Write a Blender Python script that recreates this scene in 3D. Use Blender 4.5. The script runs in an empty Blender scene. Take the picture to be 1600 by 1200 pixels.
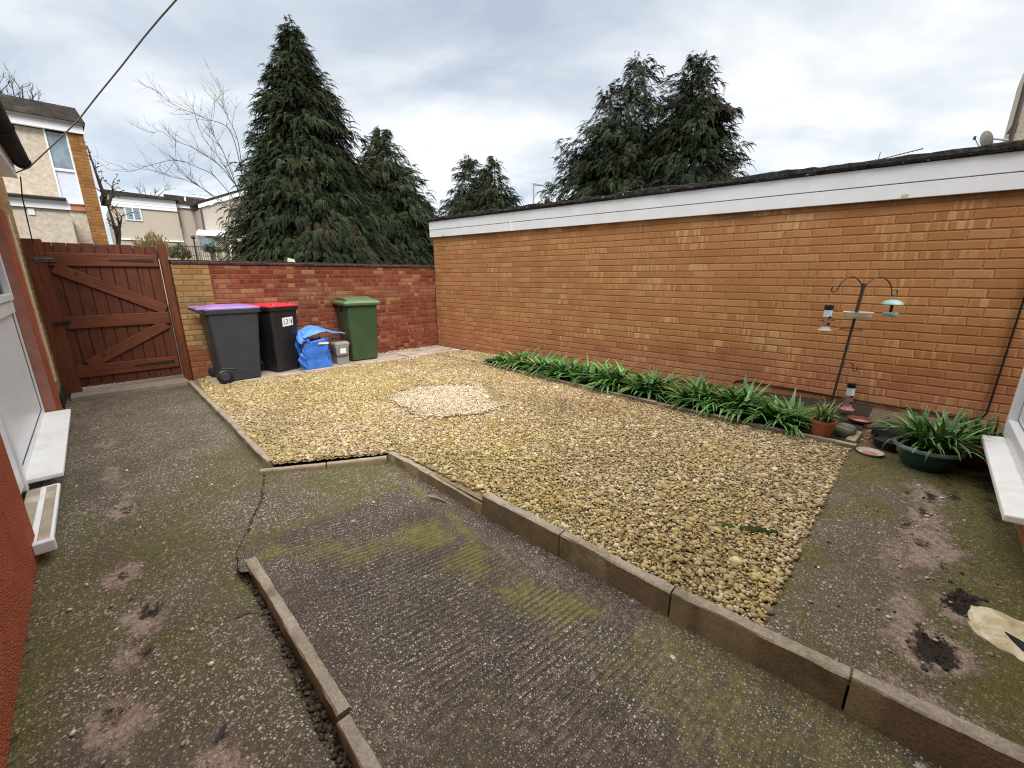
import bpy, bmesh, math, random
import numpy as np
from mathutils import Vector, Matrix
R = math.radians
random.seed(7)
rng = np.random.default_rng(11)
scene = bpy.context.scene
COL = scene.collection

# ------------------------------------------------------------------ camera
cam = bpy.data.cameras.new('camera')
cam.sensor_width = 36.0
cam.lens = 36.0 * 643.0 / 1600.0
cam.clip_start = 0.02
cam.clip_end = 3000
co = bpy.data.objects.new('camera', cam)
co.location = (0, 0, 1.5)
co.rotation_euler = (R(90 - 14.726), 0, R(-45))
COL.objects.link(co)
scene.camera = co

# ------------------------------------------------------------------ object helpers
def tag(o, label=None, cat=None, group=None, kind=None):
    if label: o['label'] = label
    if cat: o['category'] = cat
    if group: o['group'] = group
    if kind: o['kind'] = kind
    return o

def empty(name, loc=(0, 0, 0), rz=0.0, label=None, cat=None, group=None):
    o = bpy.data.objects.new(name, None)
    o.location = loc
    o.rotation_euler = (0, 0, rz)
    o.empty_display_size = 0.1
    COL.objects.link(o)
    return tag(o, label, cat, group)

class MB:
    """collects verts / faces, builds one mesh object"""
    def __init__(s):
        s.v = []; s.f = []
    def add(s, vs, fs, M=None):
        n = len(s.v)
        for p in vs:
            p = Vector(p)
            if M is not None: p = M @ p
            s.v.append(tuple(p))
        for f in fs: s.f.append(tuple(i + n for i in f))
        return s
    def box(s, x0, x1, y0, y1, z0, z1, M=None):
        v = [(x0,y0,z0),(x1,y0,z0),(x1,y1,z0),(x0,y1,z0),(x0,y0,z1),(x1,y0,z1),(x1,y1,z1),(x0,y1,z1)]
        return s.add(v, [(3,2,1,0),(4,5,6,7),(0,1,5,4),(1,2,6,5),(2,3,7,6),(3,0,4,7)], M)
    def hexa(s, v, M=None):
        return s.add(v, [(3,2,1,0),(4,5,6,7),(0,1,5,4),(1,2,6,5),(2,3,7,6),(3,0,4,7)], M)
    def loft(s, secs, cap0=True, cap1=True, closed=True, M=None):
        n = len(secs[0]); v = []; f = []
        for sec in secs: v += list(sec)
        for k in range(len(secs) - 1):
            for i in range(n if closed else n - 1):
                j = (i + 1) % n
                f.append((k*n+i, k*n+j, (k+1)*n+j, (k+1)*n+i))
        if cap0: f.append(tuple(range(n - 1, -1, -1)))
        if cap1: f.append(tuple((len(secs)-1)*n + i for i in range(n)))
        return s.add(v, f, M)
    def lathe(s, prof, n=24, c=(0,0,0), M=None, cap0=True, cap1=True):
        secs = [[(c[0]+r*math.cos(2*math.pi*i/n), c[1]+r*math.sin(2*math.pi*i/n), c[2]+z) for i in range(n)] for r, z in prof]
        return s.loft(secs, cap0, cap1, True, M)
    def tube(s, pts, r, n=8, M=None, caps=True):
        pts = [Vector(p) for p in pts]
        if not hasattr(r, '__len__'): r = [r] * len(pts)
        secs = []; up = None
        for i, p in enumerate(pts):
            d = (pts[min(i+1, len(pts)-1)] - pts[max(i-1, 0)])
            d = d.normalized() if d.length > 1e-9 else Vector((0,0,1))
            if up is None:
                up = Vector((0,0,1)) if abs(d.z) < .9 else Vector((1,0,0))
            a = d.cross(up)
            if a.length < 1e-6: a = d.orthogonal()
            a.normalize(); b = d.cross(a).normalized(); up = -b if False else up
            up = (a.cross(d)).normalized()
            secs.append([tuple(p + (a*math.cos(2*math.pi*k/n) + up*math.sin(2*math.pi*k/n)) * r[i]) for k in range(n)])
        return s.loft(secs, caps, caps, True, M)
    def build(s, name, mat, parent=None, loc=(0,0,0), rz=0.0, bevel=0, seg=2, smooth=False, sub=0):
        me = bpy.data.meshes.new(name)
        me.from_pydata(s.v, [], s.f)
        me.materials.append(mat)
        bm = bmesh.new(); bm.from_mesh(me)
        bmesh.ops.recalc_face_normals(bm, faces=bm.faces)
        if bevel:
            es = [e for e in bm.edges if len(e.link_faces) == 2 and e.calc_face_angle(0) > R(25)]
            bmesh.ops.bevel(bm, geom=es, offset=bevel, segments=seg, affect='EDGES', profile=.5, clamp_overlap=True)
        bm.to_mesh(me); bm.free()
        if smooth:
            me.polygons.foreach_set('use_smooth', [True] * len(me.polygons))
            try: me.set_sharp_from_angle(angle=R(40))
            except Exception: pass
        o = bpy.data.objects.new(name, me)
        o.location = loc; o.rotation_euler = (0, 0, rz)
        COL.objects.link(o)
        if parent is not None: o.parent = parent
        if sub:
            m = o.modifiers.new('s', 'SUBSURF'); m.levels = sub; m.render_levels = sub
        return o

def np_obj(name, V, F, mat, parent=None, col=None, smooth=False, attr='A'):
    """mesh from numpy arrays; F is (M,3) or (M,4); col is (N,4) point colour"""
    me = bpy.data.meshes.new(name)
    k = F.shape[1]
    me.vertices.add(len(V)); me.vertices.foreach_set('co', np.ascontiguousarray(V, np.float32).ravel())
    me.loops.add(F.size); me.loops.foreach_set('vertex_index', np.ascontiguousarray(F, np.int32).ravel())
    me.polygons.add(len(F))
    me.polygons.foreach_set('loop_start', np.arange(0, F.size, k, dtype=np.int32))
    if smooth: me.polygons.foreach_set('use_smooth', np.ones(len(F), bool))
    me.materials.append(mat)
    me.update(calc_edges=True)
    if col is not None:
        a = me.color_attributes.new(attr, 'FLOAT_COLOR', 'POINT')
        a.data.foreach_set('color', np.ascontiguousarray(col, np.float32).ravel())
    o = bpy.data.objects.new(name, me)
    COL.objects.link(o)
    if parent is not None: o.parent = parent
    return o

def rr(w, d, r, z, n=5, cx=0, cy=0):
    """rounded rectangle section"""
    pts = []
    for (sx, sy, a0) in ((1,1,0),(-1,1,90),(-1,-1,180),(1,-1,270)):
        for i in range(n):
            a = R(a0 + 90*i/(n-1))
            pts.append((cx + sx*(w/2-r) + r*math.cos(a), cy + sy*(d/2-r) + r*math.sin(a), z))
    return pts

# ------------------------------------------------------------------ numpy noise
def vnoise(x, y, seed=0):
    x = np.asarray(x, float); y = np.asarray(y, float)
    xi = np.floor(x).astype(np.int64); yi = np.floor(y).astype(np.int64)
    fx = x - xi; fy = y - yi
    fx = fx*fx*(3-2*fx); fy = fy*fy*(3-2*fy)
    def h(a, b):
        n = (a*374761393 + b*668265263 + seed*982451653) & 0x7fffffff
        n = ((n ^ (n >> 13)) * 1274126177) & 0x7fffffff
        return ((n ^ (n >> 16)) & 0xffff) / 65535.0
    return (h(xi,yi)*(1-fx)+h(xi+1,yi)*fx)*(1-fy) + (h(xi,yi+1)*(1-fx)+h(xi+1,yi+1)*fx)*fy
def fbm(x, y, s, o=4, seed=0):
    t = 0; a = .5; n = 0
    for k in range(o):
        t = t + a*vnoise(np.asarray(x)*s*2**k, np.asarray(y)*s*2**k, seed+k*17); n += a; a *= .55
    return t/n
def sstep(a, b, x):
    t = np.clip((x-a)/(b-a), 0, 1); return t*t*(3-2*t)
def polydist(x, y, pts):
    d = np.full(np.shape(x), 1e9)
    for (ax, ay), (bx, by) in zip(pts[:-1], pts[1:]):
        vx, vy = bx-ax, by-ay; L = vx*vx+vy*vy
        t = np.clip(((x-ax)*vx+(y-ay)*vy)/L, 0, 1)
        d = np.minimum(d, np.hypot(x-ax-t*vx, y-ay-t*vy))
    return d
def inpoly(x, y, poly):
    c = np.zeros(np.shape(x), bool); n = len(poly)
    for i in range(n):
        x0, y0 = poly[i]; x1, y1 = poly[(i+1) % n]
        if y0 == y1: continue
        k = ((y0 > y) != (y1 > y)) & (x < (x1-x0)*(y-y0)/(y1-y0)+x0)
        c ^= k
    return c

# ------------------------------------------------------------------ material helpers
class NT:
    def __init__(s, name):
        s.m = bpy.data.materials.new(name); s.m.use_nodes = True
        s.t = s.m.node_tree; s.b = s.t.nodes['Principled BSDF']
        s.L = s.t.links.new
    def n(s, t, **k):
        nd = s.t.nodes.new(t)
        for a, v in k.items(): setattr(nd, a, v)
        return nd
    def put(s, sock, v):
        if v is None: return
        if hasattr(v, 'is_output') or hasattr(v, 'links'): s.L(v, sock)
        else:
            if isinstance(v, tuple) and len(v) == 3 and sock.type == 'RGBA': v = v + (1,)
            sock.default_value = v
    def math(s, op, a, b=None, c=None, clamp=False):
        nd = s.n('ShaderNodeMath', operation=op); nd.use_clamp = clamp
        s.put(nd.inputs[0], a)
        if b is not None: s.put(nd.inputs[1], b)
        if c is not None: s.put(nd.inputs[2], c)
        return nd.outputs[0]
    def mr(s, v, a, b, c=0., d=1., smooth=True):
        nd = s.n('ShaderNodeMapRange'); nd.interpolation_type = 'SMOOTHSTEP' if smooth else 'LINEAR'
        nd.clamp = True if not smooth else nd.clamp
        s.put(nd.inputs[0], v)
        for i, q in enumerate((a, b, c, d)): s.put(nd.inputs[i+1], q)
        return nd.outputs[0]
    def mix(s, f, a, b, bt='MIX'):
        nd = s.n('ShaderNodeMix', data_type='RGBA', blend_type=bt)
        s.put(nd.inputs[0], f); s.put(nd.inputs[6], a); s.put(nd.inputs[7], b)
        return nd.outputs[2]
    def noise(s, vec, scale, detail=3, rough=.55, dist=0, out='Fac', dim='3D'):
        nd = s.n('ShaderNodeTexNoise', noise_dimensions=dim)
        s.put(nd.inputs['Vector'], vec); nd.inputs['Scale'].default_value = scale
        nd.inputs['Detail'].default_value = detail; nd.inputs['Roughness'].default_value = rough
        nd.inputs['Distortion'].default_value = dist
        return nd.outputs[out]
    def vor(s, vec, scale, feature='F1', rnd=1.):
        nd = s.n('ShaderNodeTexVoronoi', feature=feature)
        s.put(nd.inputs['Vector'], vec); nd.inputs['Scale'].default_value = scale
        nd.inputs['Randomness'].default_value = rnd
        return nd
    def ramp(s, f, stops, interp='LINEAR'):
        nd = s.n('ShaderNodeValToRGB'); cr = nd.color_ramp; cr.interpolation = interp
        while len(cr.elements) > 1: cr.elements.remove(cr.elements[-1])
        for i, (p, c) in enumerate(stops):
            e = cr.elements[0] if i == 0 else cr.elements.new(p)
            e.position = p; e.color = tuple(c) + (1,) if len(c) == 3 else c
        s.put(nd.inputs[0], f); return nd.outputs[0]
    def obj(s): return s.n('ShaderNodeTexCoord').outputs['Object']
    def sep(s, v):
        nd = s.n('ShaderNodeSeparateXYZ'); s.put(nd.inputs[0], v); return nd.outputs
    def comb(s, x, y, z):
        nd = s.n('ShaderNodeCombineXYZ')
        for i, q in enumerate((x, y, z)): s.put(nd.inputs[i], q)
        return nd.outputs[0]
    def attr(s, name='A'):
        nd = s.n('ShaderNodeAttribute', attribute_name=name)
        c = s.n('ShaderNodeSeparateColor'); s.L(nd.outputs['Color'], c.inputs[0])
        return nd.outputs['Color'], c.outputs, nd.outputs['Alpha']
    def bump(s, h, strength=.5, dist=.01, nrm=None):
        nd = s.n('ShaderNodeBump'); nd.inputs['Strength'].default_value = strength
        nd.inputs['Distance'].default_value = dist; s.put(nd.inputs['Height'], h)
        if nrm is not None: s.put(nd.inputs['Normal'], nrm)
        return nd.outputs[0]
    def done(s, col=None, rough=.8, nrm=None, spec=.3, metal=0., **k):
        s.put(s.b.inputs['Base Color'], col); s.put(s.b.inputs['Roughness'], rough)
        s.b.inputs['Specular IOR Level'].default_value = spec; s.b.inputs['Metallic'].default_value = metal
        if nrm is not None: s.put(s.b.inputs['Normal'], nrm)
        for a, v in k.items(): s.put(s.b.inputs[a], v)
        return s.m

def plain(name, c, rough=.6, spec=.4, var=.18, scale=9., bump=0., bscale=60., metal=0., dirt=None, dscale=3., damt=.5):
    t = NT(name); o = t.obj()
    n = t.noise(o, scale, 5, .6)
    lo = tuple(x*(1-var) for x in c); hi = tuple(min(1, x*(1+var)) for x in c)
    col = t.ramp(n, [(.3, lo), (.7, hi)])
    if dirt:
        d = t.mr(t.noise(o, dscale, 6, .65), .5, .72, 0, damt)
        col = t.mix(d, col, dirt)
    nr = None
    if bump: nr = t.bump(t.noise(o, bscale, 3, .6), bump, .004)
    return t.done(col, rough, nr, spec, metal)

def brick(name, h, L, cols, mortar, mw=.012, zone=None, streak=.4, streakcol=(.5,.36,.17), stain=None, stainamt=.35,
          headers=0., bump=.6, axis='xy', redrow=None, warp=.006, vj=None):
    t = NT(name); o = t.obj(); x, y, z = t.sep(o)[0:3]
    wn = t.noise(o, 5., 3, .6)
    wz = t.math('MULTIPLY', t.math('SUBTRACT', wn, .5), warp)
    u = t.math('ADD', t.math('ADD', x, y), t.math('MULTIPLY', t.math('SUBTRACT', t.noise(o, 23., 2), .5), warp))
    v = t.math('ADD', z, wz)
    rv = t.math('DIVIDE', v, h); row = t.math('FLOOR', rv); fv = t.math('FRACT', t.math('ADD', rv, 50.))
    fv = t.math('SUBTRACT', rv, row)
    wr = t.n('ShaderNodeTexWhiteNoise', noise_dimensions='1D'); t.put(wr.inputs['W'], row)
    jit = t.math('MULTIPLY', wr.outputs['Value'], .22)
    off = t.math('ADD', t.math('MULTIPLY', t.math('FLOORED_MODULO', row, 2.), .5), jit)
    if headers:
        P = L*1.5
        ru = t.math('ADD', t.math('DIVIDE', u, P), off); cb = t.math('FLOOR', ru); fp = t.math('SUBTRACT', ru, cb)
        hd = t.math('GREATER_THAN', fp, 2/3.)
        lf_ = t.math('MULTIPLY', fp, 1.5); rt_ = t.math('MULTIPLY', t.math('SUBTRACT', fp, 2/3.), 3.)
        fu = t.math('ADD', t.math('MULTIPLY', lf_, t.math('SUBTRACT', 1., hd)), t.math('MULTIPLY', rt_, hd))
        colm = t.math('ADD', t.math('MULTIPLY', cb, 2.), hd)
        Lq = t.math('SUBTRACT', L, t.math('MULTIPLY', hd, L/2))
    else:
        ru = t.math('ADD', t.math('DIVIDE', u, L), off); colm = t.math('FLOOR', ru); fu = t.math('SUBTRACT', ru, colm); Lq = L
    w = t.n('ShaderNodeTexWhiteNoise', noise_dimensions='2D'); t.put(w.inputs['Vector'], t.comb(row, colm, 0.))
    rnd = w.outputs['Value']; rc = t.sep(w.outputs['Color'])
    du = t.math('MULTIPLY', t.math('MINIMUM', fu, t.math('SUBTRACT', 1., fu)), Lq)
    dv = t.math('MULTIPLY', t.math('MINIMUM', fv, t.math('SUBTRACT', 1., fv)), h)
    d = t.math('MINIMUM', du, dv)
    ed = t.math('ADD', d, t.math('MULTIPLY', t.math('SUBTRACT', t.noise(o, 60., 3, .7), .5), .006))
    face = t.mr(ed, mw*.3, mw*.75)
    col = t.ramp(rnd, cols)
    if redrow:
        zz, rcols, soft = redrow
        f = t.mr(t.math('ADD', z, t.math('MULTIPLY', t.math('SUBTRACT', t.noise(o, 1.2, 3), .5), soft)), zz-.06, zz+.06, 1., 0.)
        col = t.mix(f, col, t.ramp(rnd, rcols))
    if streak:
        sb = t.n('ShaderNodeTexWhiteNoise', noise_dimensions='2D')
        t.put(sb.inputs['Vector'], t.comb(t.math('ADD', row, .37), t.math('FLOOR', t.math('MULTIPLY', ru, 10.)), 0.))
        clump = t.mr(t.noise(t.comb(u, t.math('MULTIPLY', row, h*1.), 0.), 1.1, 3, .6), .45, .62)
        on = t.math('MULTIPLY', t.mr(rc[1], .58, .66), t.mr(sb.outputs['Value'], .5, .75))
        on = t.math('MULTIPLY', t.math('MULTIPLY', on, streak), t.math('ADD', .35, clump))
        col = t.mix(on, col, streakcol)
        on2 = t.math('MULTIPLY', t.math('MULTIPLY', t.mr(rc[2], .7, .85), clump), streak*.55)
        col = t.mix(on2, col, streakcol)
    fine = t.noise(o, 70., 4, .7)
    col = t.mix(.5, col, t.ramp(fine, [(.25, (.62,.62,.62)), (.75, (1.25,1.25,1.25))]), 'MULTIPLY')
    big = t.noise(o, .9, 5, .6)
    col = t.mix(.55, col, t.ramp(big, [(.3, (.76,.78,.72)), (.7, (1.12,1.08,1.05))]), 'MULTIPLY')
    drip = t.noise(t.comb(t.math('MULTIPLY', u, 2.6), t.math('MULTIPLY', z, .4), 0.), 1.6, 5, .65)
    col = t.mix(.5, col, t.ramp(drip, [(.3, (.78,.77,.74)), (.65, (1.08,1.07,1.05))]), 'MULTIPLY')
    if stain:
        for (zc, zw, sc, amt, scol) in stain:
            f = t.mr(t.math('ABSOLUTE', t.math('SUBTRACT', z, zc)), 0., zw, 1., 0.)
            f = t.math('MULTIPLY', t.math('MULTIPLY', f, t.mr(t.noise(t.comb(t.math('MULTIPLY', u, 1.), z, 0.), sc, 5, .65), .35, .65)), amt)
            col = t.mix(f, col, scol)
    mcol = t.mix(.6, mortar, t.ramp(t.noise(o, 30., 4, .6), [(.3, (.55,.55,.55)), (.7, (1.2,1.2,1.2))]), 'MULTIPLY')
    if vj:
        hz_ = t.math('LESS_THAN', dv, du); mcol = t.mix(hz_, t.mix(.6, vj, t.ramp(t.noise(o, 30., 4, .6), [(.3, (.7,.7,.7)), (.7, (1.2,1.2,1.2))]), 'MULTIPLY'), mcol)
    col = t.mix(face, mcol, col)
    hgt = t.math('ADD', t.math('MULTIPLY', t.mr(ed, mw*.2, mw*1.2), 1.), t.math('MULTIPLY', fine, .25))
    hgt = t.math('ADD', hgt, t.math('MULTIPLY', rc[0], .25))
    return t.done(col, .93, t.bump(hgt, bump, .008), .1)

# colours (linear albedo)
M = {}
M['white_plastic'] = plain('white_plastic', (.72,.74,.77), .35, .5, .04, 4., dirt=(.55,.53,.45), dscale=2.2, damt=.22)
M['white_sill'] = plain('white_sill', (.84,.85,.85), .4, .45, .05, 6., .1, 200, dirt=(.5,.48,.42), dscale=5, damt=.3)
M['frosted_panel'] = plain('frosted_panel', (.72,.75,.79), .3, .5, .06, 1.5)
M['dark_glass'] = NT('dark_glass').done((.03,.035,.04), .08, None, .6)
M['sky_glass'] = plain('sky_glass', (.18,.24,.28), .06, .8, .4, 3.)
M['black_plastic'] = plain('black_plastic', (.012,.012,.014), .38, .5, .25, 8., .06, 300)
M['grey_plastic'] = plain('grey_plastic', (.029,.034,.041), .42, .5, .12, 5., .1, 240, dirt=(.07,.065,.055), dscale=4, damt=.3)
M['purple_plastic'] = plain('purple_plastic', (.27,.15,.42), .32, .5, .1, 5., .05, 200, dirt=(.35,.3,.36), dscale=6, damt=.4)
M['red_plastic'] = plain('red_plastic', (.52,.03,.045), .3, .5, .1, 5., .05, 200)
M['green_plastic'] = plain('green_plastic', (.032,.066,.027), .4, .5, .12, 4., .09, 260, dirt=(.075,.10,.055), dscale=3, damt=.35)
M['green_lid'] = plain('green_lid', (.075,.125,.055), .33, .5, .12, 4., .05, 200, dirt=(.16,.2,.13), dscale=5, damt=.4)
M['caddy_grey'] = plain('caddy_grey', (.30,.305,.285), .5, .4, .1, 8., .08, 150, dirt=(.13,.125,.10), dscale=8, damt=.5)
M['paper'] = plain('paper', (.72,.74,.74), .7, .2, .06, 20.)
M['ink'] = plain('ink', (.02,.02,.022), .6, .2, .1)
M['iron'] = plain('iron', (.035,.028,.022), .55, .4, .3, 30., .2, 120)
M['soil'] = plain('soil', (.035,.027,.02), .95, .1, .4, 30., .8, 90)
M['bark'] = plain('bark', (.075,.058,.043), .9, .15, .35, 14., .7, 40)
M['twig'] = plain('twig', (.12,.10,.09), .9, .15, .25, 10.)
M['terracotta'] = plain('terracotta', (.33,.115,.045), .75, .25, .18, 12., .12, 120, dirt=(.36,.24,.16), dscale=7, damt=.5)
M['old_terracotta'] = plain('old_terracotta', (.15,.055,.04), .75, .25, .2, 12., .1, 120, dirt=(.09,.05,.04), dscale=7, damt=.5)
M['pot_green'] = plain('pot_green', (.010,.052,.040), .34, .5, .12, 8., .04, 160)
M['pot_rim'] = plain('pot_rim', (.20,.27,.28), .4, .5, .12, 8.)
M['pale_blue'] = plain('pale_blue', (.25,.42,.42), .42, .45, .12, 25., .1, 100, dirt=(.5,.55,.52), dscale=14, damt=.5)
M['cream_bowl'] = plain('cream_bowl', (.62,.56,.44), .4, .5, .08, 15.)
M['seed'] = plain('seed', (.32,.16,.13), .7, .2, .5, 160., .4, 200)
M['pink_seed'] = plain('pink_seed', (.40,.19,.175), .8, .2, .5, 120., .5, 160)
M['pale_dish'] = plain('pale_dish', (.46,.39,.33), .6, .3, .15, 30.)
M['stone_grey'] = plain('stone_grey', (.14,.14,.11), .9, .2, .3, 14., .6, 50, dirt=(.08,.10,.04), dscale=7, damt=.6)
M['dark_stone'] = plain('dark_stone', (.022,.022,.024), .85, .2, .4, 18., .7, 50)
M['roof_felt'] = None
M['steel'] = plain('steel', (.35,.36,.37), .45, .5, .1, 10., metal=.5)
M['dish_metal'] = plain('dish_metal', (.42,.37,.33), .5, .4, .15, 8., dirt=(.25,.18,.13), dscale=5, damt=.5)
M['pebbledash'] = plain('pebbledash', (.50,.44,.365), .95, .1, .22, 11., .9, 26., dirt=(.38,.33,.28), dscale=2.3, damt=.4)
M['pebbledash_far'] = plain('pebbledash_far', (.46,.405,.35), .95, .1, .07, 5., .5, 16, dirt=(.38,.33,.28), dscale=.8, damt=.35)
M['house_white'] = plain('house_white', (.80,.82,.86), .5, .4, .05, 2., dirt=(.5,.5,.5), dscale=1, damt=.3)
M['roof_dark'] = plain('roof_dark', (.030,.024,.021), .9, .2, .35, 5., .6, 20, dirt=(.1,.09,.075), dscale=3, damt=.5)
M['brown_pipe'] = plain('brown_pipe', (.075,.05,.045), .5, .4, .15)
M['gutter_black'] = plain('gutter_black', (.012,.010,.009), .75, .15, .3, 6., dirt=(.06,.05,.04), dscale=4, damt=.4)
M['twine'] = plain('twine', (.17,.16,.15), .6, .3, .2, 30.)
M['cable_black'] = plain('cable_black', (.014,.012,.012), .5, .4, .2)
M['latch_steel'] = plain('latch_steel', (.12,.12,.125), .4, .5, .4, 60., metal=.7)
M['cream_bead'] = plain('cream_bead', (.56,.46,.30), .85, .2, .15, 14., .4, 60, dirt=(.2,.14,.09), dscale=9, damt=.4)
M['reveal_pink'] = plain('reveal_pink', (.33,.15,.115), .8, .2, .15, 7., .2, 80, dirt=(.36,.27,.22), dscale=4, damt=.6)
M['bronze_strip'] = plain('bronze_strip', (.40,.33,.24), .25, .6, .25, 5., dirt=(.66,.63,.56), dscale=5, damt=.7)
M['wood_weathered'] = plain('wood_weathered', (.26,.22,.18), .85, .2, .2, 12., .3, 60)
M['ground_green'] = plain('ground_green', (.06,.075,.035), .95, .1, .35, .6, .6, 8)
M['ivory_patch'] = None

def redrough():
    t = NT('red_roughcast'); o = t.obj()
    v = t.vor(o, 130.); n = t.noise(o, 3., 4, .6)
    col = t.ramp(n, [(.3, (.50,.125,.062)), (.7, (.62,.185,.10))])
    col = t.mix(.6, col, t.ramp(v.outputs['Distance'], [(0., (1.25,1.25,1.25)), (.6, (.45,.42,.42))]), 'MULTIPLY')
    fl = t.mr(t.noise(o, 90., 2), .68, .76)
    col = t.mix(t.math('MULTIPLY', fl, .5), col, (.5,.33,.25))
    h = t.math('ADD', t.math('MULTIPLY', v.outputs['Distance'], -1.), t.math('MULTIPLY', t.noise(o, 60., 3), .8))
    return t.done(col, .95, t.bump(h, 1., .012), .12)
M['red_roughcast'] = redrough()

def rooffelt():
    t = NT('roof_felt'); o = t.obj()
    n = t.noise(o, 14., 6, .7)
    col = t.ramp(n, [(.35, (.012,.012,.012)), (.55, (.035,.033,.03)), (.75, (.075,.075,.06))])
    lich = t.mr(t.noise(o, 22., 4, .7), .62, .68)
    col = t.mix(t.math('MULTIPLY', lich, .8), col, (.36,.36,.34))
    return t.done(col, .95, t.bump(t.noise(o, 30., 4, .7), 1., .03), .1)
M['roof_felt'] = rooffelt()

def woodmat(name, c, grain='z', dark=.45):
    t = NT(name); o = t.obj(); x, y, z = t.sep(o)[0:3]
    info = t.n('ShaderNodeObjectInfo').outputs['Random']
    if grain == 'z': v = t.comb(t.math('MULTIPLY', x, 18.), t.math('MULTIPLY', y, 18.), t.math('ADD', t.math('MULTIPLY', z, 1.4), t.math('MULTIPLY', info, 9.)))
    else: v = t.comb(t.math('ADD', t.math('MULTIPLY', x, 1.4), t.math('MULTIPLY', info, 9.)), t.math('MULTIPLY', y, 18.), t.math('MULTIPLY', z, 18.))
    n = t.noise(v, 2.2, 5, .65, .6); k = t.noise(o, 9., 3, .6)
    col = t.ramp(n, [(.25, tuple(q*dark for q in c)), (.5, c), (.8, tuple(q*1.55 for q in c))])
    kn = t.mr(t.noise(o, 7.5, 1), .72, .78)
    col = t.mix(t.math('MULTIPLY', kn, .7), col, tuple(q*.25 for q in c))
    col = t.mix(.5, col, t.ramp(k, [(.3, (.7,.7,.7)), (.7, (1.2,1.2,1.2))]), 'MULTIPLY')
    return t.done(col, .62, t.bump(n, .35, .004), .35)
M['gate_board'] = woodmat('gate_board', (.094,.025,.0095), 'z')
M['gate_rail'] = woodmat('gate_rail', (.118,.032,.012), 'x')
M['gate_post'] = woodmat('gate_post', (.122,.032,.012), 'z')

YEL = [(0., (.365,.162,.066)), (.25, (.40,.185,.078)), (.5, (.43,.204,.088)), (.75, (.405,.19,.080)), (1., (.46,.238,.11))]
YRED = [(0., (.36,.145,.072)), (.4, (.42,.175,.085)), (.7, (.46,.205,.10)), (1., (.40,.165,.085))]
M['garage_brick'] = brick('garage_brick', .0866, .262, YEL, (.235,.112,.050), .0100, vj=(.36,.175,.078), streak=.40, warp=.013, streakcol=(.66,.44,.22),
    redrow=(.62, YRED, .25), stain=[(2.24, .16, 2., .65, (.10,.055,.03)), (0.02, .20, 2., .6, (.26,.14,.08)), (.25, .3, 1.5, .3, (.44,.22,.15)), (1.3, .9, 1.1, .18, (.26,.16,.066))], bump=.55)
M['pier_brick'] = brick('pier_brick', .079, .232, [(0., (.25,.14,.055)), (.5, (.33,.19,.075)), (1., (.38,.23,.10))], (.17,.12,.07), .012, streak=.3,
    redrow=(.78, [(0., (.22,.075,.04)), (.5, (.28,.10,.055)), (1., (.22,.10,.05))], .1), stain=[(1.4, .5, 2., .5, (.12,.09,.05)), (0., .3, 3., .6, (.10,.075,.05))])
M['house_pier_brick'] = brick('house_pier_brick', .079, .232, [(0., (.30,.155,.06)), (.5, (.40,.22,.085)), (1., (.44,.27,.12))], (.30,.23,.15), .012, streak=.4)
M['red_brick'] = brick('red_brick', .073, .215, [(0., (.135,.030,.018)), (.35, (.17,.040,.023)), (.70, (.195,.052,.029)), (.88, (.235,.085,.042)), (1., (.30,.155,.073))],
    (.17,.085,.06), .011, headers=1., streak=.42, streakcol=(.36,.19,.10), stain=[(1.5, .2, 2., .5, (.33,.18,.10)), (0.05, .22, 2.5, .5, (.22,.12,.11)), (.9,.5,1.5,.35,(.20,.06,.035))])
M['blue_brick'] = brick('blue_brick', .5, .232, [(0., (.035,.022,.022)), (.5, (.05,.03,.03)), (1., (.07,.04,.038))], (.11,.08,.07), .011, streak=0)
M['far_brick'] = brick('far_brick', .079, .232, [(0., (.20,.095,.035)), (.5, (.27,.125,.045)), (1., (.33,.155,.055))], (.20,.12,.06), .012, streak=.2)
M['far_red_brick'] = plain('far_red_brick', (.42,.19,.12), .9, .1, .2, 9.)

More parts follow.
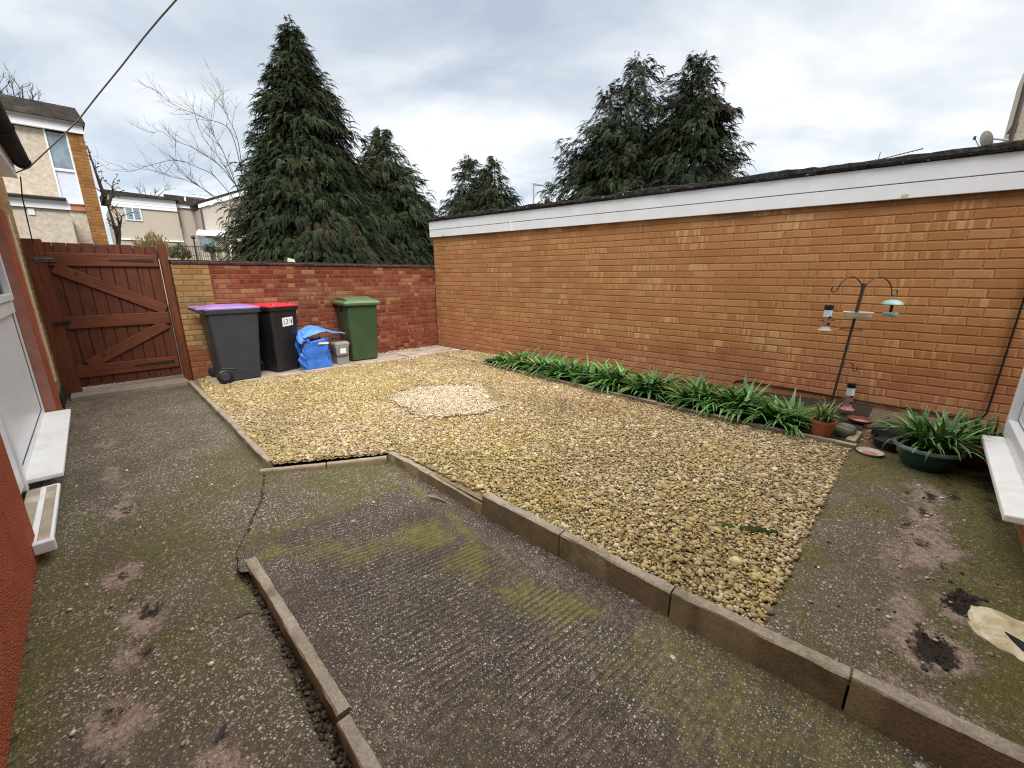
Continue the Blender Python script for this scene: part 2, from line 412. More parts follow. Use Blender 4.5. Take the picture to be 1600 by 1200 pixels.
def concrete(name, base0, base1, pebs, ps, pamt, moss, grooves=False, small=1.0):
    t = NT(name); o = t.obj(); c, (r, g, b), a = t.attr()
    x, y, z = t.sep(o)[0:3]
    o2 = t.comb(x, y, 0.)
    n = t.noise(o2, 2.6, 6, .65)
    col = t.ramp(n, [(.3, base0), (.7, base1)])
    nf = t.noise(o2, 45., 4, .7)
    col = t.mix(.7, col, t.ramp(nf, [(.25, (.5,.5,.5)), (.75, (1.4,1.4,1.4))]), 'MULTIPLY')
    # moss under / between pebbles
    mf = t.math('MULTIPLY', t.mr(t.math('ADD', r, t.math('MULTIPLY', t.math('SUBTRACT', t.noise(o2, 15., 6, .8), .5), 2.6)), .05, 1.25), t.mr(r, .0, .3))
    mcol = t.ramp(t.noise(o2, 24., 3), [(.3, moss[0]), (.7, moss[1])])
    col = t.mix(mf, col, mcol)
    pf = t.math('MULTIPLY', t.mr(t.math('ADD', g, t.math('MULTIPLY', t.math('SUBTRACT', t.noise(o2, 24., 6, .8), .5), 3.2)), .22, 1.15), t.mr(g, .0, .35))
    col = t.mix(pf, col, t.ramp(nf, [(.3, (.16,.112,.083)), (.7, (.43,.33,.262))]))
    wear = t.mr(t.noise(o2, 1.9, 5, .65), .36, .62, .38, 1.)
    hs = None
    for sc, thr, amt in ((ps, .22, pamt), (ps*2.0*small, .30, pamt*.95)):
        wv = t.n('ShaderNodeVectorMath', operation='ADD'); t.put(wv.inputs[0], o2)
        wn = t.n('ShaderNodeVectorMath', operation='SCALE'); t.put(wn.inputs[0], t.noise(o2, sc*.6, 2, out='Color')); wn.inputs['Scale'].default_value = .14/sc
        t.put(wv.inputs[1], wn.outputs[0])
        v = t.vor(wv.outputs[0], sc); rc = t.sep(v.outputs['Color'])
        rad = t.math('MULTIPLY_ADD', rc[2], .24, .34)
        m = t.mr(t.math('SUBTRACT', v.outputs['Distance'], rad), -.06, .05, 1., 0.)
        on = t.math('MULTIPLY', m, t.mr(rc[0], thr-.02, thr+.02))
        pc = t.ramp(rc[1], pebs, 'CONSTANT')
        keep = t.math('MULTIPLY', t.math('MULTIPLY', on, wear), t.math('MULTIPLY', t.math('SUBTRACT', 1., t.math('MULTIPLY', mf, .62)), t.math('SUBTRACT', 1., t.math('MULTIPLY', pf, .6))))
        col = t.mix(t.math('MULTIPLY', keep, amt), col, pc)
        hs = on if hs is None else t.math('MAXIMUM', hs, on)
    if grooves:
        sp = t.vor(o2, 7.); sr = t.sep(sp.outputs['Color'])
        spm = t.mr(t.math('ADD', sp.outputs['Distance'], t.math('MULTIPLY', t.math('SUBTRACT', t.noise(o2, 60., 4, .7), .5), .34)), .02, .13, 1., 0.)
        col = t.mix(t.math('MULTIPLY', spm, t.mr(sr[0], .52, .56)), col, (.62,.60,.56))
    sf = t.math('MULTIPLY', t.mr(t.math('ADD', b, t.math('MULTIPLY', t.math('SUBTRACT', t.noise(o2, 27., 6, .8), .5), 3.0)), .42, .95), t.mr(b, .0, .35))
    col = t.mix(sf, col, t.ramp(nf, [(.3, (.012,.009,.007)), (.7, (.045,.035,.028))]))
    h = t.math('ADD', hs, t.math('MULTIPLY', nf, .9))
    nr = t.bump(h, .8, .006)
    if grooves:
        q = t.math('ADD', y, t.math('MULTIPLY', x, t.math('MULTIPLY_ADD', y, .11, .02)))
        q = t.math('ADD', q, t.math('MULTIPLY', t.math('SUBTRACT', t.noise(o2, 2.4, 3), .5), .02))
        w = t.math('SINE', t.math('MULTIPLY', q, 2*math.pi/.036))
        gr = t.math('MULTIPLY', t.mr(w, -.9, .1), 1.)
        hg = t.math('MULTIPLY', gr, a)
        col = t.mix(t.math('MULTIPLY', t.math('SUBTRACT', 1., gr), t.math('MULTIPLY', a, .42)), col, (.03,.026,.024))
        nr = t.bump(hg, .8, .008, nr)
    return t.done(col, .9, nr, .25)
PEB = [(0., (.10,.082,.062)), (.22, (.18,.148,.112)), (.44, (.28,.235,.175)), (.64, (.42,.365,.285)), (.82, (.68,.63,.54)), (.95, (.15,.11,.08))]
PEB2 = [(0., (.10,.082,.07)), (.34, (.16,.135,.118)), (.58, (.28,.245,.21)), (.76, (.52,.475,.42)), (.90, (.80,.76,.69))]
M['path_concrete'] = concrete('path_concrete', (.078,.061,.043), (.128,.103,.073), PEB, 80., .80, ((.064,.064,.014), (.118,.112,.028)))
M['patio_concrete'] = concrete('patio_concrete', (.088,.070,.048), (.14,.112,.078), PEB, 84., .58, ((.070,.068,.012), (.125,.116,.023)))
M['ramp_concrete'] = concrete('ramp_concrete', (.058,.044,.034), (.094,.074,.058), PEB2, 122., .86, ((.125,.115,.026), (.225,.205,.055)), True)

def kerbmat():
    t = NT('kerb_concrete'); o = t.obj(); x, y, z = t.sep(o)[0:3]
    info = t.n('ShaderNodeObjectInfo').outputs['Random']
    w = t.n('ShaderNodeVectorMath', operation='ADD'); t.put(w.inputs[0], o); t.put(w.inputs[1], t.comb(t.math('MULTIPLY', info, 31.), 0., 0.))
    p = w.outputs[0]
    n = t.noise(p, 5., 6, .65); f = t.noise(p, 80., 4, .75)
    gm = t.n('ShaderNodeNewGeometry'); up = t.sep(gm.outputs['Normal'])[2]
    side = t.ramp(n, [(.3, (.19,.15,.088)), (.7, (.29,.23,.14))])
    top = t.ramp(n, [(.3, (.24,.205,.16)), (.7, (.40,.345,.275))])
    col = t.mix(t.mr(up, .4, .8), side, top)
    col = t.mix(.75, col, t.ramp(f, [(.25, (.5,.5,.5)), (.75, (1.4,1.4,1.4))]), 'MULTIPLY')
    m = t.math('MULTIPLY', t.mr(t.noise(p, 3.2, 5, .7), .5, .66), .55)
    col = t.mix(m, col, (.085,.082,.028))
    li = t.math('MULTIPLY', t.mr(t.noise(p, 26., 4, .7), .66, .72), .5)
    col = t.mix(li, col, (.42,.40,.35))
    return t.done(col, .9, t.bump(t.math('ADD', f, n), .6, .006), .2)
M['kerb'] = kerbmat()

def pavemat():
    t = NT('paving_concrete'); o = t.obj()
    n = t.noise(o, 4., 6, .65); f = t.noise(o, 60., 4, .7); br = t.sep(o)[0]
    col = t.ramp(n, [(.3, (.33,.27,.21)), (.7, (.52,.44,.37))])
    col = t.mix(.6, col, t.ramp(f, [(.25, (.6,.6,.6)), (.75, (1.3,1.3,1.3))]), 'MULTIPLY')
    m = t.math('MULTIPLY', t.mr(t.noise(o, 2.4, 5, .7), .5, .7), .7)
    col = t.mix(m, col, (.15,.13,.06))
    return t.done(col, .9, t.bump(f, .4, .004), .2)
M['paving'] = pavemat()

def gravelmat():
    t = NT('gravel_stone'); c, (r, g, b), a = t.attr(); o = t.obj()
    n = t.noise(o, 110., 3, .65)
    col = t.mix(.6, c, t.ramp(n, [(.25, (.6,.58,.55)), (.75, (1.25,1.25,1.25))]), 'MULTIPLY')
    return t.done(col, .8, None, .25)
M['gravel'] = gravelmat()
def vcol(name, rough=.6, spec=.3, transl=0., back=None, noise=None):
    t = NT(name); c, (r, g, b), a = t.attr(); col = c
    if noise:
        col = t.mix(.6, c, t.ramp(t.noise(t.obj(), noise, 3), [(.3, (.65,.65,.65)), (.7, (1.3,1.3,1.3))]), 'MULTIPLY')
    t.done(col, rough, None, spec)
    return t.m
M['needle'] = vcol('conifer_foliage', .75, .2)
M['strap'] = vcol('strap_leaf', .38, .45, noise=20.)
M['leaf'] = vcol('leaf', .7, .2)

# ------------------------------------------------------------------ yard levels
def zg(x, y):                       # gravel / patio level rises gently towards the house
    return .13*(np.clip((7-np.asarray(y, float))/7, 0, 1.1))**2
def kerbx(y): return 1.55 + .016*(3.09-np.asarray(y, float))
def zramp(y): return np.interp(y, [-1.2, 0, .6, 1.2, 1.85, 2.5, 3.1, 3.6], [.03, .018, -.004, -.017, -.033, -.035, -.05, -.04])
CRACK = [(.74,3.60),(.69,3.42),(.625,3.234),(.60,3.10),(.544,3.008),(.475,2.88),(.44,2.78),(.402,2.718),(.336,2.584),(.304,2.422),(.31,2.29)]

# ------------------------------------------------------------------ ground sheet
g = MB().add([(-900,-900,-.35),(900,-900,-.35),(900,900,-.35),(-900,900,-.35)], [(0,1,2,3)]).build('ground', M['ground_green'])
tag(g, kind='structure')

def blobs(x, y, L):
    s = np.zeros(np.shape(x))
    for (cx, cy, rx, ry, w) in L:
        d = np.hypot((x-cx)/rx, (y-cy)/ry) + 1.5*(fbm(x, y, 10., 5, int(cx*50+cy*7) & 255)-.5)
        s = np.maximum(s, w*sstep(1.45, .15, d))
    return s

def sheet(name, X, Y, Z, col, mat):
    ny, nx = X.shape
    V = np.stack([X, Y, Z], -1).reshape(-1, 3)
    i = np.arange(ny*nx).reshape(ny, nx)
    F = np.stack([i[:-1,:-1], i[:-1,1:], i[1:,1:], i[1:,:-1]], -1).reshape(-1, 4)
    o = np_obj(name, V, F, mat, None, col.reshape(-1, 4), True)
    return tag(o, kind='structure')

# path on the left
X, Y = np.meshgrid(np.arange(-.62, 1.72, .018), np.arange(-1.2, 8.6, .022))
moss = .70*sstep(.40, .64, fbm(X, Y, 1.7, 5, 3)) * sstep(6.2, 3.2, Y) + .25*sstep(.45,.7,fbm(X, Y, 3.1, 4, 5))
moss = np.maximum(moss, .9*sstep(.22, .0, X+.48+.2*(fbm(X,Y,3.,3,8)-.5))*sstep(5.2, 3.2, Y))
moss = np.maximum(moss, .8*sstep(.22,.02, np.hypot(X-.62, (Y-3.75)*.6)))
pp = [(-.15,2.77,.075,.11,1.),(-.10,2.34,.085,.15,1.),(-.17,2.12,.07,.12,.8),(-.21,1.76,.10,.14,1.),(-.11,3.61,.07,.17,.9),(0.0,1.36,.12,.12,.9),(-.15,5.3,.08,.3,.7),(-.07,3.8,.06,.1,.6),(-.14,4.4,.07,.28,.6),(-.12,6.2,.07,.3,.5),(-.2,1.45,.1,.1,.5)]
pink = np.clip(1.25*blobs(X, Y, pp),0,1); moss = moss*(1-.9*pink)
soil = blobs(X, Y, [(-.15,2.77,.035,.065,.8),(-.08,2.37,.06,.10,1.),(-.127,2.53,.03,.04,1.),(-.11,2.09,.02,.03,.9),(-.22,1.84,.05,.07,.7),(-.09,3.6,.05,.11,.9),(-.13,3.85,.02,.05,.5),(-.15,5.35,.04,.12,.7),(-.07,3.3,.014,.03,.8)])
soil = np.maximum(soil, sstep(.016, .006, polydist(X, Y, CRACK)+.012*(fbm(X,Y,25.,3,4)-.5)))
c2 = [(-.47,2.14),(-.346,2.105),(-.24,2.074),(-.2,2.076),(.02,2.09),(.145,2.072),(.216,2.03),(.25,2.04),(.314,2.011)]
soil = np.maximum(soil, sstep(.013, .004, polydist(X, Y, c2)+.02*(fbm(X,Y,14.,3,9)-.5)) * (.45+.55*sstep(.15,.22,X)))
soil = np.maximum(soil, .95*sstep(.0, .05, X-.30+.08*(fbm(X,Y,9.,3,2)-.5))*sstep(2.5, 2.4, Y)*sstep(.5,.4,X))
soil = np.maximum(soil, .5*sstep(.05,.0,X+.47)*sstep(6.5,6.,Y))
Z = -.03 - .02*sstep(3.2, 1.5, Y) + .006*(fbm(X,Y,2.,3,1)-.5) - .035*sstep(.24,.31,X)*sstep(2.55,2.4,Y) - .004*pink
Z = Z - .01*soil
sheet('path', X, Y, Z, np.stack([moss, pink, soil, np.zeros_like(X)], -1), M['path_concrete'])

# ramp
ys = np.arange(-1.2, 3.56, .018)
cx_, cy_ = np.array([p[0] for p in CRACK][::-1]), np.array([p[1] for p in CRACK][::-1])
xl = np.where(ys < 2.29, .385, np.interp(ys, cy_, cx_) + .014*(fbm(ys*0, ys, 22., 3, 6)-.5)*2)
xl = np.where((ys >= 2.29) & (ys < 2.34), .33, xl)
xr = np.where(ys < 3.08, kerbx(ys)+.02, np.interp(ys, [3.05, 3.56], [1.60, .80]))
tt = np.linspace(0, 1, 72)
X = xl[:,None]*(1-tt)+xr[:,None]*tt; Y = np.repeat(ys[:,None], 72, 1)
band1 = [(1.50,3.02),(1.44,2.91),(1.44,2.53),(1.42,2.24),(1.39,1.88),(1.37,1.56),(1.33,1.30),(1.27,1.08)]
band2 = [(.55,2.38),(.85,2.12),(1.10,1.98),(1.22,1.85),(1.24,1.65),(1.26,1.4),(1.27,1.15),(1.30,.9),(1.32,.68)]
nz = fbm(X, Y, 5., 4, 21)
d1 = polydist(X, Y, band1)+.10*(nz-.5); d2 = polydist(X, Y, band2)+.28*(nz-.5)
moss = np.maximum(1.0*sstep(.09, -.01, d1)*sstep(.25,.5,fbm(X,Y,6.,3,2)), 1.0*sstep(.27, -.02, d2)*sstep(.28,.52,fbm(X,Y,7.,3,12)))
moss = np.maximum(moss, .6*sstep(.3, .0, np.hypot((X-.98)/1.2, Y-3.25)+.25*(nz-.5)))
moss = np.maximum(moss, .62*sstep(.40, .56, fbm(X, Y, 2.1, 4, 33))*sstep(.95, 1.2, X)*sstep(1.1,.5,Y))
moss = np.maximum(moss, .25*sstep(.5,.7,fbm(X,Y,2.5,4,35)))
pink = .35*sstep(.45,.65,fbm(X,Y,1.8,4,50))
soil = .35*sstep(.05, .0, kerbx(Y)-X+.03*(nz-.5)) + .3*sstep(.10,.0,np.hypot(X-.55,Y-2.3)-.05)
soil = np.maximum(soil, .8*sstep(.012,.003, np.abs(X-xl[:,None]-.006))*sstep(2.2,2.3,Y))
groove = sstep(.12,.28, kerbx(Y)-X)*sstep(.1,.3,X-xl[:,None])*sstep(3.3,2.9,Y)*sstep(.28,.5,fbm(X,Y,1.4,3,60)+.12)
groove *= .35+.65*sstep(.3,1.0,Y)
Z = zramp(Y) + .006*(fbm(X,Y,2.5,3,7)-.5)
sheet('ramp', X, Y, Z, np.stack([moss, pink, np.clip(soil,0,1), groove], -1), M['ramp_concrete'])

# patio on the right
X, Y = np.meshgrid(np.arange(1.62, 6.0, .02), np.concatenate([np.arange(-1.3, .235, .018), [.238]]))
moss = .85*sstep(.36,.58,fbm(X,Y,1.9,5,71))
moss = np.maximum(moss, .9*sstep(.0,-.4,Y))
pp = [(3.31,-.19,.22,.09,.9),(2.88,-.22,.30,.12,1.),(2.62,-.1,.25,.08,.6),(3.6,-.2,.2,.1,.7),(2.03,-.22,.16,.12,1.),(2.42,-.33,.12,.09,.9),(2.2,-.15,.2,.06,.7),(1.75,-.2,.1,.2,.5)]
pink = np.clip(1.3*blobs(X, Y, pp),0,1)
soil = blobs(X, Y, [(3.33,-.19,.13,.045,.9),(3.62,-.22,.14,.045,1.1),(3.72,-.33,.12,.04,1.),(3.57,-.12,.05,.03,.8),(2.9,-.2,.09,.045,.85),(3.05,-.13,.10,.03,.8),(2.75,-.28,.09,.03,.8),(2.46,-.335,.13,.055,1.3),(2.03,-.245,.11,.06,1.3),(2.14,-.2,.05,.02,.8),(2.12,.06,.02,.012,1.),(4.3,-.5,.9,.14,.9),(4.9,-.1,.7,.35,.8),(3.9,-.3,.25,.06,.6)])
moss = moss*(1-.85*np.clip(pink,0,1))
Z = zg(X, Y*0+.24) + .008*(fbm(X,Y,2.2,3,77)-.5) - .006*soil
sheet('patio', X, Y, Z, np.stack([moss, pink, soil, np.zeros_like(X)], -1), M['patio_concrete'])

# flower bed soil along the garage wall
def bedx(y): return np.interp(y, [.23, 5.4], [4.18, 4.62])
ys = np.arange(.235, 5.5, .06); tt = np.linspace(0, 1, 24)
X = (bedx(ys)+.03)[:,None]*(1-tt)+(5.9)*tt; Y = np.repeat(ys[:,None], 24, 1)
Z = zg(X, Y)+.025+.04*(fbm(X,Y,5.,4,91)-.5)
bed = np_obj('flower_bed', np.stack([X,Y,Z],-1).reshape(-1,3), (lambda i: np.stack([i[:-1,:-1],i[:-1,1:],i[1:,1:],i[1:,:-1]],-1).reshape(-1,4))(np.arange(X.size).reshape(X.shape)), M['soil'], None, None, True)
tag(bed, kind='structure')

# ------------------------------------------------------------------ gravel
GP = [(.80,3.54),(.83,6.55),(.9,7.55),(1.6,7.55),(1.6,6.87),(5.2,6.69),(5.35,6.6),(5.47,5.45),(4.62,5.42),(4.17,.25),(1.665,.245),(1.60,3.05),(1.53,3.06)]
def scatter(pts, base, faces, scl, rots, zoff):
    """many rotated / scaled copies of a small template as arrays"""
    n = len(pts); k = len(base)
    V = base[None]*scl[:,None,:]
    V = np.einsum('nij,nkj->nki', rots, V)
    V = V + pts[:,None,:]
    F = (faces[None]+(np.arange(n)*k)[:,None,None]).reshape(-1, faces.shape[1])
    return V.reshape(-1,3), F
def rotmat(n, tilt, r):
    az = r.uniform(0, 2*np.pi, n); tl = r.normal(0, tilt, n); a2 = r.uniform(0, 2*np.pi, n)
    def rz(a):
        m = np.zeros((n,3,3)); m[:,0,0]=np.cos(a); m[:,0,1]=-np.sin(a); m[:,1,0]=np.sin(a); m[:,1,1]=np.cos(a); m[:,2,2]=1; return m
    m = np.zeros((n,3,3)); m[:,1,1]=np.cos(tl); m[:,1,2]=-np.sin(tl); m[:,2,1]=np.sin(tl); m[:,2,2]=np.cos(tl); m[:,0,0]=1
    return rz(a2) @ m @ rz(az)
bm = bmesh.new(); bmesh.ops.create_icosphere(bm, subdivisions=1, radius=1)
IV = np.array([v.co[:] for v in bm.verts]); IF = np.array([[v.index for v in f.verts] for f in bm.faces]); bm.free()
step = .0152
gx, gy = np.meshgrid(np.arange(.6, 5.6, step), np.arange(.2, 7.6, step))
gx = gx.ravel(); gy = gy.ravel()
gx = np.concatenate([gx, rng.uniform(.6,5.6,30000), rng.uniform(2.25,3.55,9000)]); gy = np.concatenate([gy, rng.uniform(.2,7.6,30000), rng.uniform(3.15,4.75,9000)])
gx = gx + rng.uniform(-.5,.5,len(gx))*step*1.1; gy = gy + rng.uniform(-.5,.5,len(gy))*step*1.1
k = inpoly(gx, gy, GP); _x = np.arange(len(gx)); k &= ~((_x >= len(gx)-9000) & ~inpoly(gx, gy, [(2.33,4.49),(2.62,4.62),(3.03,4.66),(3.40,4.30),(3.46,4.0),(3.18,3.42),(3.0,3.2),(2.72,3.24),(2.38,3.42),(2.30,3.95)])); gx = gx[k]; gy = gy[k]; n = len(gx)
sz = .0080*np.exp(rng.normal(0,.44,n))
MH = [(2.33,4.49),(2.62,4.62),(3.03,4.66),(3.40,4.30),(3.46,4.0),(3.18,3.42),(3.0,3.2),(2.72,3.24),(2.38,3.42),(2.30,3.95)]
wob = fbm(gx, gy, 4., 3, 5)-.5
mh = inpoly(gx+rng.normal(0,.035,n)+.3*wob, gy+rng.normal(0,.035,n)+.3*(fbm(gx,gy,4.,3,6)-.5), MH)
mhd = polydist(gx, gy, MH+[MH[0]])+.12*wob
ring = sstep(.22, .05, mhd)*(~mh)*sstep(.35,.6,fbm(gx,gy,2.3,3,15))
sz = np.where(mh, sz*.78, sz)
zz = zg(gx, gy)+.006+rng.uniform(-.006,.007,n)+.022*(fbm(gx,gy,2.,3,44)-.5) + np.where(mh, .022, 0) - .03*ring
pal = np.array([[.52,.42,.24],[.58,.49,.31],[.45,.34,.17],[.62,.56,.42],[.36,.26,.13],[.50,.40,.20],[.30,.25,.18],[.68,.63,.52],[.42,.33,.22]])
ci = rng.choice(len(pal), n, p=[.2,.17,.15,.10,.12,.12,.05,.04,.05])
C = pal[ci]*np.array([.85,.83,.81])*np.exp(rng.normal(0,.16,n))[:,None]
mo = .36*sstep(.42,.66,fbm(gx,gy,1.2,4,101))*sstep(4.6,2.2,gx-.35*gy+.9) + .25*sstep(.5,.7,fbm(gx,gy,3.,3,8))
C = C*(1-mo[:,None]) + (C*np.array([.92,.92,.52]))*mo[:,None]
br = .6*sstep(.45,.65,fbm(gx,gy,.9,3,55))*sstep(2.2,4.,gx)
C = C*(1-br[:,None]) + C*np.array([.92,.83,.78])*br[:,None]
C = np.where(mh[:,None], np.where(rng.uniform(size=n)<.25,.8,1.)[:,None]*np.array([.57,.48,.345])*np.exp(rng.normal(0,.16,n))[:,None], C)
C = C*(1-.5*ring[:,None])
br2 = .45*sstep(.55,.1,np.hypot(gx-3.55,(gy-3.05)*.8)+.5*(fbm(gx,gy,4.,3,88)-.5)) + .35*sstep(.56,.75,fbm(gx,gy,1.6,4,91))
C = C*(1-br2[:,None]*np.array([.55,.6,.65]))
edge = sstep(.12,.0,np.abs(gx-bedx(gy)))*.3
C = C*(1-edge[:,None])
scl = np.stack([sz*rng.uniform(.95,1.5,n), sz*rng.uniform(.75,1.1,n), sz*rng.uniform(.45,.75,n)],-1)
base = IV*np.random.default_rng(2).uniform(.86,1.12,(len(IV),1))
V, F = scatter(np.stack([gx,gy,zz],-1), base, IF, scl, rotmat(n,.24,rng), 0)
gr = np_obj('gravel', V, F, M['gravel'], None, np.concatenate([np.repeat(C,len(IV),0), np.ones((n*len(IV),1))],1), True)
tag(gr, 'loose golden gravel filling the middle of the yard', 'gravel', kind='stuff')
# sand bed under the stones
ys = np.arange(.24, 7.58, .03); xs = np.arange(.8, 5.5, .03)
X, Y = np.meshgrid(xs, ys); i = np.arange(X.size).reshape(X.shape)
F = np.stack([i[:-1,:-1],i[:-1,1:],i[1:,1:],i[1:,:-1]],-1).reshape(-1,4)
cxy = np.stack([X.ravel(),Y.ravel()],-1)[F].mean(1)
F = F[inpoly(cxy[:,0], cxy[:,1], [(.78,3.53),(.78,7.6),(1.6,7.6),(5.4,7.6),(5.5,5.4),(4.66,5.42),(4.2,.2),(1.63,.2),(1.56,3.03)])]
sb = np_obj('gravel_bed', np.stack([X,Y,zg(X,Y)-.006],-1).reshape(-1,3), F, plain('sand_bed',(.21,.16,.09),.95,.1,.3,40.,.5,80), None, None, True)
tag(sb, kind='structure')
# a few stones strayed onto the concrete
def stray(name, label, poly, nn, s0, seed, pal, zf, cat='stones'):
    r = np.random.default_rng(seed)
    xs = [p[0] for p in poly]; ys_ = [p[1] for p in poly]
    x = r.uniform(min(xs), max(xs), nn*3); y = r.uniform(min(ys_), max(ys_), nn*3)
    k = inpoly(x, y, poly); x = x[k][:nn]; y = y[k][:nn]; m = len(x)
    s = s0*np.clip(np.exp(r.normal(0,.4,m)),.4,1.9); sc = np.stack([s*1.2,s*.95,s*.6],-1)
    V, F = scatter(np.stack([x,y,zf(x,y)+s*.35],-1), base, IF, sc, rotmat(m,.4,r), 0)
    c = np.array(pal)[r.integers(0,len(pal),m)]*np.exp(r.normal(0,.2,m))[:,None]
    o = np_obj(name, V, F, M['gravel'], None, np.concatenate([np.repeat(c,len(IV),0),np.ones((m*len(IV),1))],1), True)
    return tag(o, label, cat, kind='stuff')
stray('rubble', 'dark broken rubble in the gap beside the low kerb', [(.295,-.3),(.34,-.3),(.335,2.42),(.285,2.45),(.315,2.1),(.305,1.7),(.29,1.3),(.30,.8)], 700, .0062, 5, [(.05,.042,.033),(.085,.07,.052),(.12,.10,.075),(.03,.025,.02)], lambda x,y: np.full(len(x), -.078))
stray('loose_chippings', 'pale chippings strewn across the concrete', [(-.4,.8),(.25,.8),(.25,2.2),(.5,2.9),(.6,6.5),(-.3,6.5)], 160, .006, 6, [(.5,.45,.36),(.38,.32,.24),(.6,.57,.5)], lambda x,y: np.where(y>2.5,-.03,-.045))
stray('loose_grit', 'small stones and crumbs lying on the right hand concrete', [(1.75,-.42),(3.8,-.5),(3.9,.2),(1.75,.2)], 150, .006, 8, [(.4,.36,.28),(.3,.25,.18),(.5,.47,.4),(.05,.04,.03)], lambda x,y: zg(x, y*0+.24))
stray('soil_crumbs', 'dark soil crumbs heaped in the worn hollows', [(1.93,-.27),(2.14,-.29),(2.35,-.38),(2.55,-.37),(2.52,-.30),(2.1,-.20)], 260, .0030, 9, [(.02,.015,.012),(.035,.028,.022)], lambda x,y: zg(x, y*0+.24)-.004)

# ------------------------------------------------------------------ kerbs
KG = 'concrete edging stones round the gravel'
def kerb(p0, p1, w, ztop0, ztop1, depth, label, bev=.007, rough=.004, seed=0, group=KG, name='kerb_stone', rnd=False):
    """edging from p0 to p1 (its left face line), width w towards the right-hand normal"""
    p0 = Vector((p0[0], p0[1], 0)); p1 = Vector((p1[0], p1[1], 0))
    d = (p1-p0); L = d.length; d.normalize(); nrm = Vector((-d.y, d.x, 0))
    a = math.atan2(d.y, d.x)
    r = random.Random(seed); m = MB(); N = max(4, int(L/.05)); secs = []
    for i in range(N+1):
        t = i/N; z = ztop0+(ztop1-ztop0)*t
        q = [r.uniform(-rough, rough) for _ in range(8)]
        if rnd:
            sec = [(L*t, w/2+w/2*math.cos(b)+q[0]*.3, z-w/2+w/2*math.sin(b)+q[1]*.3) for b in [R(x) for x in range(0,181,20)]]
            sec = [(L*t, w, z-depth)] + sec + [(L*t, 0, z-depth)]
        else:
            sec = [(L*t, q[0]*.4, z-depth), (L*t, w+q[1]*.4, z-depth), (L*t, w+q[2]*.4, z-bev+q[3]*.5), (L*t, w-bev+q[4]*.4, z+q[5]*.5), (L*t, bev+q[6]*.4, z+q[7]*.5), (L*t, q[0]*.4, z-bev+q[3]*.5)]
        secs.append(sec)
    m.loft(secs)
    o = m.build(name, M['kerb'], None, (p0.x, p0.y, 0), a, smooth=True)
    return tag(o, label, 'kerb', group)
def mk(y0, y1, zt0, zt1, w, label, seed):
    # runs towards the viewer; the stone sits to the right (+x) of its left face
    kerb((float(kerbx(y1))+w, y1), (float(kerbx(y0))+w, y0), w, zt1, zt0, .30, label, seed=seed)
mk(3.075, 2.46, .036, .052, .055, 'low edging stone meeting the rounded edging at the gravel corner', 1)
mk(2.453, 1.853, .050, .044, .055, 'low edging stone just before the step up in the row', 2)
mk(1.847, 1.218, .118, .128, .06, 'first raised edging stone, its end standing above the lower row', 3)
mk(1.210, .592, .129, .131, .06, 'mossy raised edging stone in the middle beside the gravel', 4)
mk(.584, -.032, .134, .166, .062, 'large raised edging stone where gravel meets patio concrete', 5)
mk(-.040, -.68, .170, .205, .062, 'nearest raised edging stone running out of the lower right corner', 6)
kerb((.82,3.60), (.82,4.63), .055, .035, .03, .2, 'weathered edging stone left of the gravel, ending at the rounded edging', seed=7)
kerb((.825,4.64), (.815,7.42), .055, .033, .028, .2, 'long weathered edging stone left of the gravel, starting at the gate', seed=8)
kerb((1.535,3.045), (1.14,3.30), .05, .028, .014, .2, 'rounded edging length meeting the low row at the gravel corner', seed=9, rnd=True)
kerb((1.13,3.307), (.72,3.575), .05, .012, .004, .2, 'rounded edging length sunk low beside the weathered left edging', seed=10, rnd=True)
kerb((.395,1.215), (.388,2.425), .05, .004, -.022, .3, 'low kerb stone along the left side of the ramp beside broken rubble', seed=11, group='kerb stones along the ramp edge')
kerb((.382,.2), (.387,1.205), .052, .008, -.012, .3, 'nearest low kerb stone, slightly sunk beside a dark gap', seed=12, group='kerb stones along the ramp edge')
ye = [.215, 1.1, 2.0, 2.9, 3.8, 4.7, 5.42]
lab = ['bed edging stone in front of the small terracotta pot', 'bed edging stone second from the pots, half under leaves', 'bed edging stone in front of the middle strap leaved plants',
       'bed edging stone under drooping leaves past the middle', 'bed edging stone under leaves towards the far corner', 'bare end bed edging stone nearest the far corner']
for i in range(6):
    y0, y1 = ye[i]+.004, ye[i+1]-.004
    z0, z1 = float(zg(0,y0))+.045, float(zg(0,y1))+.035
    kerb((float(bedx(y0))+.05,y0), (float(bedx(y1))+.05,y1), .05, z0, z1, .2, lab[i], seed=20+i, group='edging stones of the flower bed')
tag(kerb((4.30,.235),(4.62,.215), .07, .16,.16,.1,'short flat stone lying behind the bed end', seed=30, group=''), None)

# ------------------------------------------------------------------ paving strip
m = MB(); r = random.Random(4)
xs = [1.0,1.57,2.18,2.79,3.40,4.02,4.62,5.21]
for a, b in zip(xs[:-1], xs[1:]):
    y0a = 6.87-.05*(a-1.57); dz = r.uniform(-.004,.006)
    y1a = 7.2+r.uniform(-.02,.02)
    m.box(a+.005,b-.005,y0a,y1a-.005,-.05,.022+dz)
    m.box(a+.005,b-.005,y1a+.005,7.6,-.05,.02+r.uniform(-.004,.006))
tag(m.build('paving', M['paving'], bevel=.006), kind='structure')
tag(MB().box(-.42,.78,7.42,7.74,-.1,.022).build('threshold', M['wood_weathered'], bevel=.008), 'pale weathered sill board lying under the wooden gate', 'threshold')

